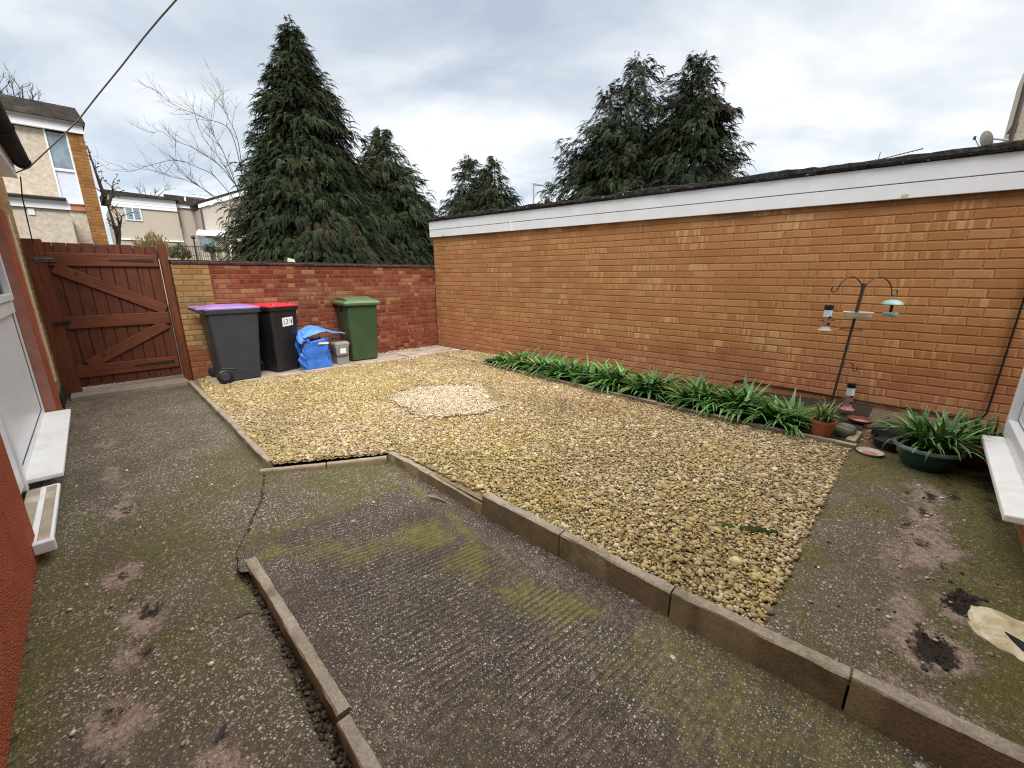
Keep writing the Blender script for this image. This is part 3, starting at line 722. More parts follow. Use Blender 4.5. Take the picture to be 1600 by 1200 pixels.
# ------------------------------------------------------------------ red brick wall
w = empty('brick_wall', (.86,7.6,-.3), 0, 'red brick boundary wall with dark coping behind the bins', 'wall')
def wallpart(name, mat, x0, x1, y0, y1, z0, z1, parent, bevel=0, loc=(0,0,0)):
    return MB().box(x0,x1,y0,y1,z0,z1).build(name, mat, parent, loc, bevel=bevel)
wallpart('red_wall', M['red_brick'], .43, 4.5, .0, .22, 0, 1.955, w)
wallpart('pier', M['pier_brick'], .0, .43, -.004, .226, 0, 1.958, w)
m = MB(); r = random.Random(3)
for i in range(20):
    a = i*.226; m.box(a+.003, a+.223, -.018+r.uniform(-.004,.004), .24, 1.96, 2.02+r.uniform(-.004,.004))
m.build('coping', M['blue_brick'], w, bevel=.006)
tag(MB().hexa([(2.40,7.66,1.72),(2.52,7.64,1.72),(2.53,7.74,1.72),(2.42,7.76,1.72),(2.41,7.67,1.79),(2.51,7.66,1.765),(2.52,7.73,1.77),(2.43,7.74,1.79)]).build('stone_block', plain('pale_block',(.5,.45,.36),.9,.1), bevel=.01), 'small pale broken block lying on the wall coping', 'block')

# ------------------------------------------------------------------ garage
A = Vector((5.25,7.57,0)); B = Vector((5.80,-.62,0)); d = B-A; LG = d.length+3.5
ga = math.atan2(d.y, d.x)
G = empty('garage', (A.x, A.y, 0), ga, 'long flat roofed garage of orange tan brick with white fascia boards', 'garage')
# local x runs along the wall towards the viewer, local +y is away from the yard (into the garage)
MB().box(0, LG, 0, 6., -.3, 2.5).build('brick_wall', M['garage_brick'], G)
def zl(z0, x): return z0 - .0075*x
def slab(x0, x1, y0, y1, z0, z1): return [(x0,y0,zl(z0,x0)),(x1,y0,zl(z0,x1)),(x1,y1,zl(z0,x1)),(x0,y1,zl(z0,x0)),(x0,y0,zl(z1,x0)),(x1,y0,zl(z1,x1)),(x1,y1,zl(z1,x1)),(x0,y1,zl(z1,x0))]
joint = 2.18
m = MB()
for a, b in ((-.06, joint-.004), (joint+.004, LG)):
    m.hexa(slab(a, b, -.045, -.002, 2.272, 2.408)); m.hexa(slab(a, b, -.049, -.002, 2.414, 2.575))
m.build('fascia_board', M['white_plastic'], G, bevel=.004)
MB().hexa(slab(joint-.02, joint+.02, -.053, -.003, 2.27, 2.577)).build('joint_cover', M['white_plastic'], G, bevel=.003)
MB().hexa(slab(-.06, -.02, -.002, 6., 2.27, 2.575)).build('fascia_return', M['white_plastic'], G, bevel=.003)
# felt roof edge, lumpy with moss
m = MB(); secs = []; N = 240
for i in range(N+1):
    x = -.09+(LG+.09)*i/N; q = float(fbm(x, 0., 5., 4, 3)-.5); q2 = float(fbm(x, 9., 9., 3, 6)-.5)
    secs.append([(x, 6., zl(2.60,x)), (x,-.03,zl(2.578,x)), (x,-.075+.02*q2,zl(2.58,x)), (x,-.085+.02*q,zl(2.605+.012*q2,x)), (x,-.075,zl(2.645+.04*q,x)), (x,-.02+.02*q2,zl(2.66+.06*q,x)), (x,.12,zl(2.628+.03*q2,x)), (x, 6., zl(2.63,x))])
m.loft(secs).build('roof', M['roof_felt'], G, smooth=False)
for x in (.35, 7.2):
    MB().box(x, x+.05, -.0475, -.046, zl(2.285,x), zl(2.31,x)).build('tape_patch', plain('old_tape',(.5,.46,.26),.7,.2), G)

# black cable along the wall
def gw(t, z, off=-.012):            # a point on the garage wall, t metres from the far corner
    p = A+d.normalized()*t; n = Vector((d.y,-d.x,0)).normalized()
    n = n if n.x < 0 else -n
    return tuple(p+n*abs(off)+Vector((0,0,z)))
pts = [gw(5.98,.02), gw(5.98,.15), gw(6.0,.20), gw(6.06,.215), gw(6.5,.205), gw(7.0,.19), gw(7.6,.17), gw(8.05,.16), gw(8.13,.185), gw(8.15,.25), gw(8.155,.7), gw(8.16,1.2), gw(8.17,1.9), gw(8.18,2.3)]
tag(MB().tube(pts, .008, 6).build('wall_cable', M['cable_black'], smooth=True), 'thin black cable clipped low along the garage brick and up its right end', 'cable')

# ------------------------------------------------------------------ gate
gt = empty('gate', (-.41,7.75,0), 0, 'reddish brown wooden ledged and braced gate', 'gate')
Wd = 1.215
r = random.Random(9); nb = 9
for i in range(nb):
    a = .05+i*(Wd-.10)/nb; b = .05+(i+1)*(Wd-.10)/nb
    MB().box(a+.0015, b-.0015, .0, .02, .07, 1.90+r.uniform(-.004,.004)).build('board', M['gate_board'], gt, bevel=.009)
MB().box(.06, 1.155, .0205, .026, .09, 1.86).build('backing', M['gate_board'], gt)
for z0, z1 in ((1.62,1.78),(.84,1.00),(.20,.36)):
    MB().box(.10, 1.15, -.034, -.002, z0, z1).build('rail', M['gate_rail'], gt, bevel=.006)
def brace(p, q, wd):
    p = Vector(p); q = Vector(q); dd = (q-p); L = dd.length; an = math.atan2(dd.z, dd.x)
    o = MB().box(0, L, -.032, -.002, -wd/2, wd/2).build('brace', M['gate_rail'], gt, bevel=.006)
    o.location = p; o.rotation_euler = (0, -an, 0)
brace((.14,-.001,1.60), (1.13,-.001,1.03), .135)
brace((.22,-.001,.36), (1.10,-.001,.83), .13)
MB().box(-.065,.10,-.05,.06,-.06,1.93).build('post', M['gate_post'], gt, bevel=.008)
MB().box(1.175,1.265,-.09,.05,-.06,1.94).build('post', M['gate_post'], gt, bevel=.008)
for z in (1.70,.285):
    MB().hexa([(.66,-.041,z-.006),(1.10,-.041,z-.022),(1.10,-.036,z-.022),(.66,-.036,z-.006),(.66,-.041,z+.006),(1.10,-.041,z+.022),(1.10,-.036,z+.022),(.66,-.036,z+.006)]).build('hinge', M['cable_black'], gt)
bl = MB().box(.0,.17,-.058,-.053,1.665,1.725).build('bolt', M['latch_steel'], gt, bevel=.002)
MB().tube([(-.02,-.068,1.70),(.15,-.068,1.70),(.15,-.09,1.685)], .007, 8).build('bolt_rod', M['latch_steel'], bl, smooth=True)
la = MB().box(.02,.16,-.058,-.053,.90,.945).build('latch', M['cable_black'], gt, bevel=.002)
MB().tube([(.0,-.07,.92),(.14,-.07,.93),(.16,-.085,.93)], .008, 8).build('latch_handle', M['cable_black'], la, smooth=True)

# ------------------------------------------------------------------ wheelie bins (front = local -y)
def wheelie(loc, rz, label, wb, db, wt, dt, H, body, lid, style, lean=0):
    b = empty('wheelie_bin', loc, rz, label, 'bin', 'wheelie bins along the red wall')
    secs = []
    y0 = .0
    for t in (0, .012, .04, .3, .6, .86):
        k = t; w_ = wb+(wt-wb)*k; d_ = db+(dt-db)*k; ins = .012 if t == 0 else 0
        secs.append(rr(w_-2*ins, d_-2*ins, .045, .012+t*H*.98, 6, 0, (d_-db)*-.15))
    wq = wb+(wt-wb)*.9; dq = db+(dt-db)*.9; cyy = (dq-db)*-.15
    secs += [rr(wq, dq, .05, H*.885, 6, 0, cyy), rr(wt+.05, dt+.05, .06, H*.90, 6, 0, cyy), rr(wt+.055, dt+.055, .06, H*.945, 6, 0, cyy), rr(wt+.02, dt+.02, .05, H*.95, 6, 0, cyy)]
    MB().loft(secs).build('body', body, b, smooth=True)
    # moulded panel lines on the flanks
    wx = wb/2
    r_ = .10
    for s in (-1, 1):
        wh = MB().lathe([(.03,-.026),(r_-.012,-.026),(r_,-.018),(r_,.018),(r_-.012,.026),(.03,.026)], 28, M=Matrix.Translation((s*(wx+.035), db/2-.035, r_)) @ Matrix.Rotation(R(90),4,'Y')).build('wheel', M['black_plastic'], b, smooth=True)
        MB().lathe([(.0,-.033),(.05,-.033),(.056,-.027),(.056,.027),(.05,.033),(.0,.033)], 20, M=Matrix.Translation((s*(wx+.035), db/2-.035, r_)) @ Matrix.Rotation(R(90),4,'Y'), cap0=False, cap1=False).build('rim', M['grey_plastic'], wh, smooth=True)
        # wheel arch rib running down to the front
        pts = []
        for i in range(13):
            t = i/12; yy = db/2-.02-(db-.08)*t
            zz = .03+.185*math.cos(t*math.pi/2)**.8
            ww = wb/2+(wt-wb)/2*zz/H
            pts.append((s*(ww+.001), yy, zz))
        MB().tube(pts, .007, 6).build('arch_rib', body, b, smooth=True)
    MB().tube([(-wx-.05,db/2-.035,r_),(wx+.05,db/2-.035,r_)], .012, 8).build('axle', M['black_plastic'], b, smooth=True)
    # handle bar at the back
    yb = cyy+dt/2
    hz = H*.965
    m = MB()
    m.tube([(-wt*.46,yb+.10,hz-.012),(wt*.46,yb+.10,hz-.012)], .017, 10)
    for s in (-1, 1):
        m.hexa([(s*wt*.40-.022,yb-.02,H*.87),(s*wt*.40+.022,yb-.02,H*.87),(s*wt*.46+.015,yb+.095,hz-.03),(s*wt*.46-.015,yb+.095,hz-.03),
                (s*wt*.40-.022,yb-.02,H*.94),(s*wt*.40+.022,yb-.02,H*.94),(s*wt*.46+.015,yb+.105,hz+.006),(s*wt*.46-.015,yb+.105,hz+.006)])
    m.build('handle', body, b, smooth=True)
    # lid
    ov = .03 if style != 'green' else .055
    zb = H*.945
    def ls(w_, d_, z, r=.05, dy=0): return rr(w_, d_, r, z, 6, 0, cyy+dy)
    if style == 'green':
        sec = [ls(wt+ov, dt+ov+.01, zb-.045), ls(wt+ov+.045, dt+ov+.06, zb-.04), ls(wt+ov+.05, dt+ov+.065, zb-.005), ls(wt+ov+.02, dt+ov+.03, zb+.012), ls(wt+ov-.03, dt+ov-.03, zb+.03)]
        L = MB().loft(sec).build('lid', lid, b, smooth=True)
        # raised crown, arched from back to front
        sc = []
        for i in range(15):
            t = i/14; yy = cyy+dt/2+.06-(dt+.06)*t
            z = zb+.028+.062*math.sin(math.pi*min(1,t*.92+.08))**.8
            hw = wt/2-.03
            sc.append([(-hw,yy,zb+.015),(-hw,yy,z-.014),(-hw+.025,yy,z),(hw-.025,yy,z),(hw,yy,z-.014),(hw,yy,zb+.015)])
        MB().loft(sc).build('lid_crown', lid, L, smooth=True)
        for s in (-1, 1):
            for k_ in (.0, .075):
                MB().box(s*(wt/2+.001)-.006, s*(wt/2+.001)+.006, -dt*.12+k_, -dt*.12+k_+.014, H*.79, H*.88).build('slot', M['black_plastic'], b)
    else:
        sec = [ls(wt+.03, dt+.03, zb+.002), ls(wt+.045, dt+.05, zb+.006), ls(wt+.045, dt+.05, zb+.022), ls(wt+.0, dt+.0, zb+.034), ls(wt*.8, dt*.78, zb+.05, .1, .02), ls(wt*.45, dt*.4, zb+.056, .08, .02)]
        L = MB().loft(sec).build('lid', lid, b, smooth=True)
        for s in (-1, 1):
            m = MB()
            m.loft([rr(.09,.14,.03,zb+.015,5,s*(wt/2-.05),cyy+dt/2+.045), rr(.085,.13,.03,zb+.036,5,s*(wt/2-.05),cyy+dt/2+.04), rr(.06,.09,.025,zb+.042,5,s*(wt/2-.05),cyy+dt/2+.03)])
            m.build('hinge_lug', lid, L, smooth=True)
        if style == 'ribbed':
            for q in (-.17,-.06,.06,.17):
                m = MB(); m.loft([rr(.022,dt*.62,.01,zb+.04,3,q,cyy), rr(.014,dt*.58,.006,zb+.062-abs(q)*.03,3,q,cyy)])
                m.build('lid_rib', lid, L, smooth=True)
        else:
            for s in (-1, 1):
                m = MB(); m.loft([rr(.09,.07,.03,zb+.018,5,s*(wt/2-.09),cyy-dt/2+.02), rr(.085,.06,.025,zb+.056,5,s*(wt/2-.09),cyy-dt/2+.03), rr(.05,.03,.014,zb+.062,5,s*(wt/2-.09),cyy-dt/2+.05)])
                m.build('lid_grip', lid, L, smooth=True)
    return b
zp = .022
wheelie((1.345,7.17,.012), R(91), 'large dark grey wheelie bin with purple lid and wheels towards the gate', .48, .50, .56, .64, 1.09, M['grey_plastic'], M['purple_plastic'], 'ribbed')
bb = wheelie((1.99,7.335,zp), R(18), 'slim black wheelie bin with red lid and hand written number label', .40, .45, .46, .52, 1.07, M['black_plastic'], M['red_plastic'], 'grip')
gb = wheelie((3.335,7.315,zp), R(-4), 'green wheelie bin with pale green lid standing right of the caddy', .47, .50, .55, .60, 1.09, M['green_plastic'], M['green_lid'], 'green')
# number label on the black bin : 124, slightly tilted, follows the sloping front
def onfront(x, z, off):
    H = 1.07; k = (z-.012)/(H*.98); dd = .45+(.52-.45)*k
    return (x, -dd/2-(dd-.45)*.15-off, z)
m = MB(); q = [(-.05,.71),(.125,.725),(.125,.855),(-.05,.845)]
m.add([onfront(x,z,.002) for x,z in q]+[onfront(x,z,.005) for x,z in q], [(3,2,1,0),(4,5,6,7),(0,1,5,4),(1,2,6,5),(2,3,7,6),(3,0,4,7)])
lb = m.build('number_label', M['paper'], bb)
def stroke(pts):
    MB_ = MB(); MB_.tube([onfront(x, z, .0065) for x, z in pts], .0045, 6); return MB_
for pts in ([(-.022,.825),(-.025,.74)], [(.008,.812),(.03,.826),(.046,.812),(.012,.752),(.052,.762)], [(.082,.832),(.074,.782),(.114,.786)], [(.104,.822),(.098,.74)]):
    stroke(pts).build('digit_stroke', M['ink'], lb, smooth=True)

# ------------------------------------------------------------------ blue bag
t = NT('blue_woven'); o = t.obj(); wv = t.noise(o, 260., 2); f = t.noise(o, 6., 4, .6)
col = t.ramp(f, [(.3, (.024,.10,.42)), (.7, (.05,.20,.66))])
M['blue_woven'] = t.done(col, .38, t.bump(wv, .25, .003), .5)
M['blue_flap'] = plain('blue_flap', (.085,.26,.66), .42, .5, .15, 8., .25, 120)
bag = empty('recycling_bag', (2.43,7.08,zp), R(4), 'crumpled blue woven recycling bag with its flap folded over, between bins', 'bag')
def crump(secs, amp, sc, seed):
    out = []
    for sec in secs:
        q = []
        for (x, y, z) in sec:
            a = math.atan2(y, x)
            n = float(fbm(math.cos(a)*1.6+7, z*sc*.5+math.sin(a)*1.6, 1.6, 3, seed)-.5)*amp
            f_ = abs(float(fbm(math.cos(a)*2+z*3+3, z*2.2-math.sin(a)*2.4, 2.4, 3, seed+5)-.5))*amp*1.5
            q.append((x*(1+n*1.6-f_), y*(1+n*1.6-f_), z+.3*n*min(1, z*5)))
        out.append(q)
    return out
secs = [rr(.44,.26,.05,0.0,14), rr(.48,.29,.06,.012,14)] + [rr(.49-.05*k, .30-.03*k, .07, .02+.44*k, 14, .0-.03*k, 0) for k in np.linspace(.08,1,15)]
secs += [rr(.42,.25,.07,.455,14,-.03), rr(.40,.23,.07,.43,14,-.03)]
MB().loft(crump(secs, .46, 6., 3)).build('bag_body', M['blue_woven'], bag, smooth=True)
# flap : draped sheet from the left back, over the top, sticking out to the right
gs = []; nu, nv = 22, 12
for j in range(nv+1):
    row = []
    for i in range(nu+1):
        u, v = i/nu, j/nv
        x = -.19+.72*u; y = -.17+.34*v*(1-.15*u)+.03*u
        z = .50+.14*math.exp(-((u-.36)/.34)**2)*(.55+.6*v-.25*v*v) + .055*u -.03*u**3 + .05*v*(1-u)
        z += .045*float(fbm(u*4, v*3, 1.4, 3, 12)-.5)
        row.append((x, y, z))
    gs.append(row)
secs2 = [row + [(x,y,z-.006) for (x,y,z) in row[::-1]] for row in gs]
MB().loft(secs2).build('flap', M['blue_flap'], bag, smooth=True)
# dark rolled side handle, white hem, cord
sec = []
for i in range(11):
    t_ = i/10; a = -1.2+2.6*t_
    sec.append([( -.22+.10*t_+.055*math.cos(b)*(1-.3*t_), -.10+.06*math.sin(b), .50+.06*math.sin(t_*3)+.075*math.sin(b)) for b in np.linspace(0,2*np.pi,10)[:-1]])
MB().loft(sec).build('rolled_side', M['blue_woven'], bag, smooth=True)
MB().tube([(-.19,-.16,.47),(-.235,-.16,.40),(-.25,-.14,.30)], [.016,.013,.009], 6).build('strap', M['cable_black'], bag, smooth=True)
MB().hexa([(.03,-.164,.40),(.20,-.15,.385),(.20,-.14,.385),(.03,-.15,.40),(.03,-.166,.425),(.20,-.152,.42),(.20,-.14,.42),(.03,-.15,.425)]).build('hem', M['paper'], bag)
MB().tube([(.44,-.13,.56),(.47,-.14,.54),(.50,-.14,.515)], .005, 5).build('cord', M['cream_bead'], bag, smooth=True)
# food caddy
cd = empty('food_caddy', (2.875,7.10,zp), R(6), 'small grey food caddy with black carrying band beside the green bin', 'caddy')
MB().loft([rr(.20,.19,.02,0,5),rr(.215,.20,.025,.01,5),rr(.24,.225,.03,.29,5),rr(.255,.24,.03,.30,5),rr(.255,.24,.03,.335,5)]).build('body', M['caddy_grey'], cd, smooth=True)
MB().loft([rr(.265,.25,.03,.336,5),rr(.27,.255,.03,.345,5),rr(.265,.25,.03,.365,5),rr(.22,.2,.04,.385,5)]).build('lid', M['caddy_grey'], cd, smooth=True)
MB().tube([(-.06,.10,.37),(-.06,.13,.42),(.02,.13,.425),(.03,.10,.37)], .012, 8).build('lid_handle', M['caddy_grey'], cd, smooth=True)
MB().tube([(-.135,.06,.24),(-.135,-.10,.165),(-.10,-.125,.155),(0,-.125,.148),(.10,-.125,.155),(.135,-.10,.165),(.15,0,.18)], .008, 6).build('carry_band', M['black_plastic'], cd, smooth=True)
MB().hexa([(-.055,-.118,.19),(.05,-.118,.19),(.05,-.108,.19),(-.055,-.108,.19),(-.055,-.1215,.275),(.05,-.1215,.275),(.05,-.11,.275),(-.055,-.11,.275)]).build('sticker', M['paper'], cd)

# ------------------------------------------------------------------ strap leaved plants
def strap_leaves(n, Lm, spread, wid, seed, up=.6, cols=None, pot=0.):
    r = np.random.default_rng(seed); V = []; F = []; C = []
    cols = cols or [(.048,.13,.028),(.075,.19,.042),(.115,.25,.075),(.034,.09,.02)]
    k = 0; S = 7
    for i in range(n):
        az = r.uniform(0, 2*np.pi); e = r.beta(2.2,1.6)
        L = Lm*r.uniform(.6,1.1); th0 = R(88)-e*spread*.75; w_ = wid*r.uniform(.7,1.15)
        rad0 = pot*np.sqrt(r.uniform()); a0 = r.uniform(0,2*np.pi)
        p = np.array([rad0*np.cos(a0), rad0*np.sin(a0), 0.]); th = th0; az_ = az+ r.normal(0,.1)
        curl = r.uniform(.7,1.7)*(.35+e)*spread*1.05
        c = np.array(cols[r.integers(len(cols))])*np.exp(r.normal(0,.16))
        if r.uniform() < .035: c = np.array([.30,.25,.08])
        tw = r.normal(0,.35)
        for s in range(S+1):
            t = s/S
            dirv = np.array([np.cos(th)*np.cos(az_), np.cos(th)*np.sin(az_), np.sin(th)])
            side = np.array([-np.sin(az_+tw*t), np.cos(az_+tw*t), 0])
            nrm = np.cross(dirv, side)
            ww = w_*(.55+.45*math.sin(math.pi*min(1,t*1.05+.12)))*(1-t**5)
            ww = max(ww, .0012)
            for q, off in ((-1,.0),(0,-.22),(1,.0)):
                V.append(p+side*q*ww*.5+nrm*off*ww*.5)
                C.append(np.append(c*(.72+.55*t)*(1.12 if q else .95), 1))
            if s < S:
                b = k+s*3
                F += [(b,b+1,b+4,b+3),(b+1,b+2,b+5,b+4)]
            p = p+dirv*L/S
            th = th - curl/S*(.4+1.6*t)
        k += (S+1)*3
    return np.array(V), np.array(F), np.array(C)
PG = 'strap leaved plants in the bed along the garage'
clumps = [(4.82,4.98,.0,.34,.60,'sparse strap leaved plant at the far end of the bed'),
 (4.83,4.55,.0,.42,.85,'pale edged strap leaved clump next to the sparse far end plant'),
 (4.80,4.08,.0,.42,.95,'rounded strap leaved clump, third from the far corner'),
 (4.77,3.62,.0,.40,.9,'drooping strap leaved clump, fourth from the far corner'),
 (4.76,3.18,.0,.43,.95,'strap leaved clump left of the middle of the bed, fifth from the far corner'),
 (4.74,2.78,.0,.45,1.,'tall pale strap leaved clump at the middle of the bed'),
 (4.68,2.25,.0,.42,.9,'wide strap leaved clump just left of the gap where the edging shows'),
 (4.60,1.62,.0,.45,1.05,'large upright strap leaved clump just right of the gap in the row'),
 (4.60,1.22,.0,.43,1.0,'dense strap leaved clump by the bend of the black cable'),
 (4.48,.80,.0,.40,.7,'last strap leaved plant of the row beside the small terracotta pot')]
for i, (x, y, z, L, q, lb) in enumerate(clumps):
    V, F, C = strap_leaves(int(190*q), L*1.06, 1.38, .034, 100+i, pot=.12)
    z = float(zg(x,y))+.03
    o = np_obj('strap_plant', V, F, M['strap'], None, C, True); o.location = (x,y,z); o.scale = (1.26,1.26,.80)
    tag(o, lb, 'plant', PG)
def pot(name, loc, prof, mat, rim, soilz, rs, label, n=32):
    p = empty(name, loc, 0, label, 'plant pot')
    MB().lathe(prof, n).build('pot_body', mat, p, smooth=True)
    if rim: MB().lathe(rim[0], n, cap0=False, cap1=False).build('pot_rim', rim[1], p, smooth=True)
    MB().lathe([(rs,soilz-.01),(rs,soilz),(rs*.5,soilz+.012),(.001,soilz+.015)], 20).build('pot_soil', M['soil'], p, smooth=True)
    return p
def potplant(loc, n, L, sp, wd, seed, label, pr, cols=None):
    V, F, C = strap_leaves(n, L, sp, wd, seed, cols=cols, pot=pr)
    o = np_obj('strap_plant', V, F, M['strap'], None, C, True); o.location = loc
    return tag(o, label, 'plant')
zP = float(zg(0,.24))-.003
pot('plant_pot', (4.17,-.18,zP), [(.0,0),(.115,0),(.125,.01),(.165,.10),(.178,.15),(.178,.152),(.17,.152),(.15,.06),(.0,.06)], M['pot_green'],
    ([(.176,.145),(.192,.148),(.196,.16),(.194,.172),(.182,.174),(.170,.165)], M['pot_rim']), .135, .168, 'dark green round pot with pale rim holding the large strap plant')
potplant((4.17,-.18,zP+.14), 220, .37, 1.2, .030, 301, 'large strap leaved plant spilling out of the dark green pot', .11, [(.05,.13,.025),(.075,.18,.04),(.12,.25,.075),(.035,.09,.02)])
pot('plant_pot', (4.43,-.43,zP), [(.0,0),(.105,0),(.115,.01),(.165,.17),(.17,.185),(.16,.185),(.14,.10),(.0,.10)], M['old_terracotta'],
    ([(.168,.18),(.188,.183),(.190,.205),(.184,.212),(.172,.212),(.16,.19)], M['terracotta']), .18, .165, 'dark reddish pot standing behind the green pot under the sill')
potplant((4.43,-.43,zP+.185), 70, .27, .75, .016, 302, 'short grassy plant in the dark reddish pot', .10, [(.05,.13,.02),(.075,.17,.035),(.04,.09,.02)])
pot('plant_pot', (4.315,.475,float(zg(0,.47))+.025), [(.0,0),(.062,0),(.066,.006),(.082,.12),(.09,.122),(.093,.15),(.085,.15),(.075,.1),(.0,.1)], M['terracotta'], None, .135, .082, 'small orange terracotta pot at the near end of the bed')
potplant((4.315,.475,float(zg(0,.47))+.15), 60, .24, 1.0, .012, 303, 'fine grassy plant arching out of the small terracotta pot', .05, [(.08,.15,.025),(.12,.19,.04),(.06,.11,.02),(.17,.17,.06)])
pot('plant_pot', (4.45,.02,zP), [(.0,0),(.10,0),(.105,.01),(.13,.07),(.135,.08),(.12,.08),(.11,.04),(.0,.04)], M['black_plastic'], None, .06, .115, 'low black bowl half hidden behind the large strap plant')

def boulder(loc, s, mat, seed, label, cat='stone', rz=0, name='stone'):
    bm = bmesh.new(); bmesh.ops.create_icosphere(bm, subdivisions=3, radius=1)
    for v in bm.verts:
        n = float(fbm(v.co.x*1.3+v.co.z+seed, v.co.y*1.3+seed*2, 1.2, 4, seed)-.5)
        v.co *= 1+.55*n; v.co = Vector((v.co.x*s[0], v.co.y*s[1], v.co.z*s[2]))
    me = bpy.data.meshes.new(name); bm.to_mesh(me); bm.free(); me.materials.append(mat)
    me.polygons.foreach_set('use_smooth', [True]*len(me.polygons))
    o = bpy.data.objects.new(name, me); o.location = loc; o.rotation_euler = (0,0,rz); COL.objects.link(o)
    return tag(o, label, cat)
boulder((4.50,.33,zP+.055), (.10,.075,.075), M['stone_grey'], 3, 'mossy grey rounded stone beside the small terracotta pot')
boulder((4.62,.05,zP+.075), (.15,.12,.10), M['dark_stone'], 5, 'black lumpy stone in the shade left of the large strap plant')
boulder((4.80,5.40,float(zg(0,5.4))+.03), (.06,.05,.05), M['stone_grey'], 8, 'small pale stone at the far end of the bed')
boulder((4.70,5.26,float(zg(0,5.2))+.04), (.05,.05,.055), M['dark_stone'], 9, 'small dark stone at the far end of the bed')
def dish(loc, r_, h, mat, fill, label, cat, fn):
    p = empty('saucer', loc, 0, label, cat)
    MB().lathe([(.0,0),(r_*.78,0),(r_*.85,.004),(r_,h),(r_*.96,h),(r_*.8,.008),(.0,.008)], 32).build('saucer_body', mat, p, smooth=True)
    bm_ = MB().lathe([(r_*.55,.009),(r_*.35,.015),(.001,.018)], 20, cap0=False).build('seed_heap', fill, p, smooth=True)
    return p
dish((4.19,.13,zP), .088, .022, M['pale_dish'], M['pink_seed'], 'pale saucer of pink seed on the concrete beside the bed end', 'saucer', 0)
dish((4.93,.27,zP+.045), .10, .03, M['old_terracotta'], M['pink_seed'], 'reddish saucer of pink seed under the lower tube feeder', 'saucer', 0)
stray('spilt_seed', 'pink bird seed spilt on the soil under the feeders', [(4.45,.02),(4.75,-.05),(4.85,.2),(4.4,.25)], 160, .006, 12, [(.42,.12,.13),(.30,.09,.09),(.45,.22,.18)], lambda x,y: zg(x,y*0+.24)+.004)

# ------------------------------------------------------------------ bird feeding station
PX, PY, PZ = 5.026, .53, .10
fr = Vector((.7071,-.7071,0))               # arms lie along this line
fs = empty('feeder_pole', (PX,PY,PZ), 0, 'dark metal bird feeding pole with two curled arms by the garage wall', 'bird feeder pole')
def F3(a, z): return (fr.x*a, fr.y*a, z-PZ)
tilt = .088/1.32
def pa(z): return tilt*(z-PZ)
MB().tube([F3(pa(-.1),-.1),F3(pa(1.18),1.18)], .011, 10).build('pole', M['iron'], fs, smooth=True)
MB().tube([F3(pa(1.16),1.16),F3(pa(1.20),1.20),F3(pa(1.43),1.43)], [.0135,.0145,.0145], 10).build('pole_sleeve', M['iron'], fs, smooth=True)
def arm(pts, r_=.0055, name='arm', sub=6):
    P_ = [Vector(p) for p in pts]; out = []
    for i in range(len(P_)-1):
        p0 = P_[max(i-1,0)]; p1 = P_[i]; p2 = P_[i+1]; p3 = P_[min(i+2,len(P_)-1)]
        for k_ in range(sub):
            t = k_/sub
            out.append(.5*((2*p1)+(p2-p0)*t+(2*p0-5*p1+4*p2-p3)*t*t+(3*p1-p0-3*p2+p3)*t**3))
    out.append(P_[-1])
    return MB().tube(out, r_, 6).build(name, M['iron'], fs, smooth=True)
arm([F3(.075,1.36),F3(.06,1.43),F3(-.01,1.487),F3(-.07,1.485),F3(-.125,1.44),F3(-.145,1.385),F3(-.17,1.355),F3(-.20,1.365),F3(-.20,1.395),F3(-.175,1.405)])
arm([F3(.085,1.36),F3(.11,1.42),F3(.17,1.475),F3(.245,1.485),F3(.32,1.44),F3(.355,1.375),F3(.365,1.335),F3(.39,1.32),F3(.415,1.34),F3(.405,1.37),F3(.38,1.365)])
arm([F3(pa(.64),.62),F3(.055,.665),F3(.10,.685),F3(.145,.66),F3(.155,.615),F3(.175,.595),F3(.195,.61),F3(.185,.635)], .0045, 'arm')
def ring(c, r_, z, rad=.004, name='ring', parent=fs, mat=None):
    MB().tube([(fr.x*c[0]-fr.y*0+r_*math.cos(a)+c[1], fr.y*c[0]+r_*math.sin(a)+c[1], z-PZ) for a in np.linspace(0,2*np.pi,29)], rad, 6, caps=False).build(name, mat or M['iron'], parent, smooth=True)
ring((.055,-.0), .088, 1.003, .0035)
ring((.03,-.05), .086, 1.150, .0035, 'bowl_ring')
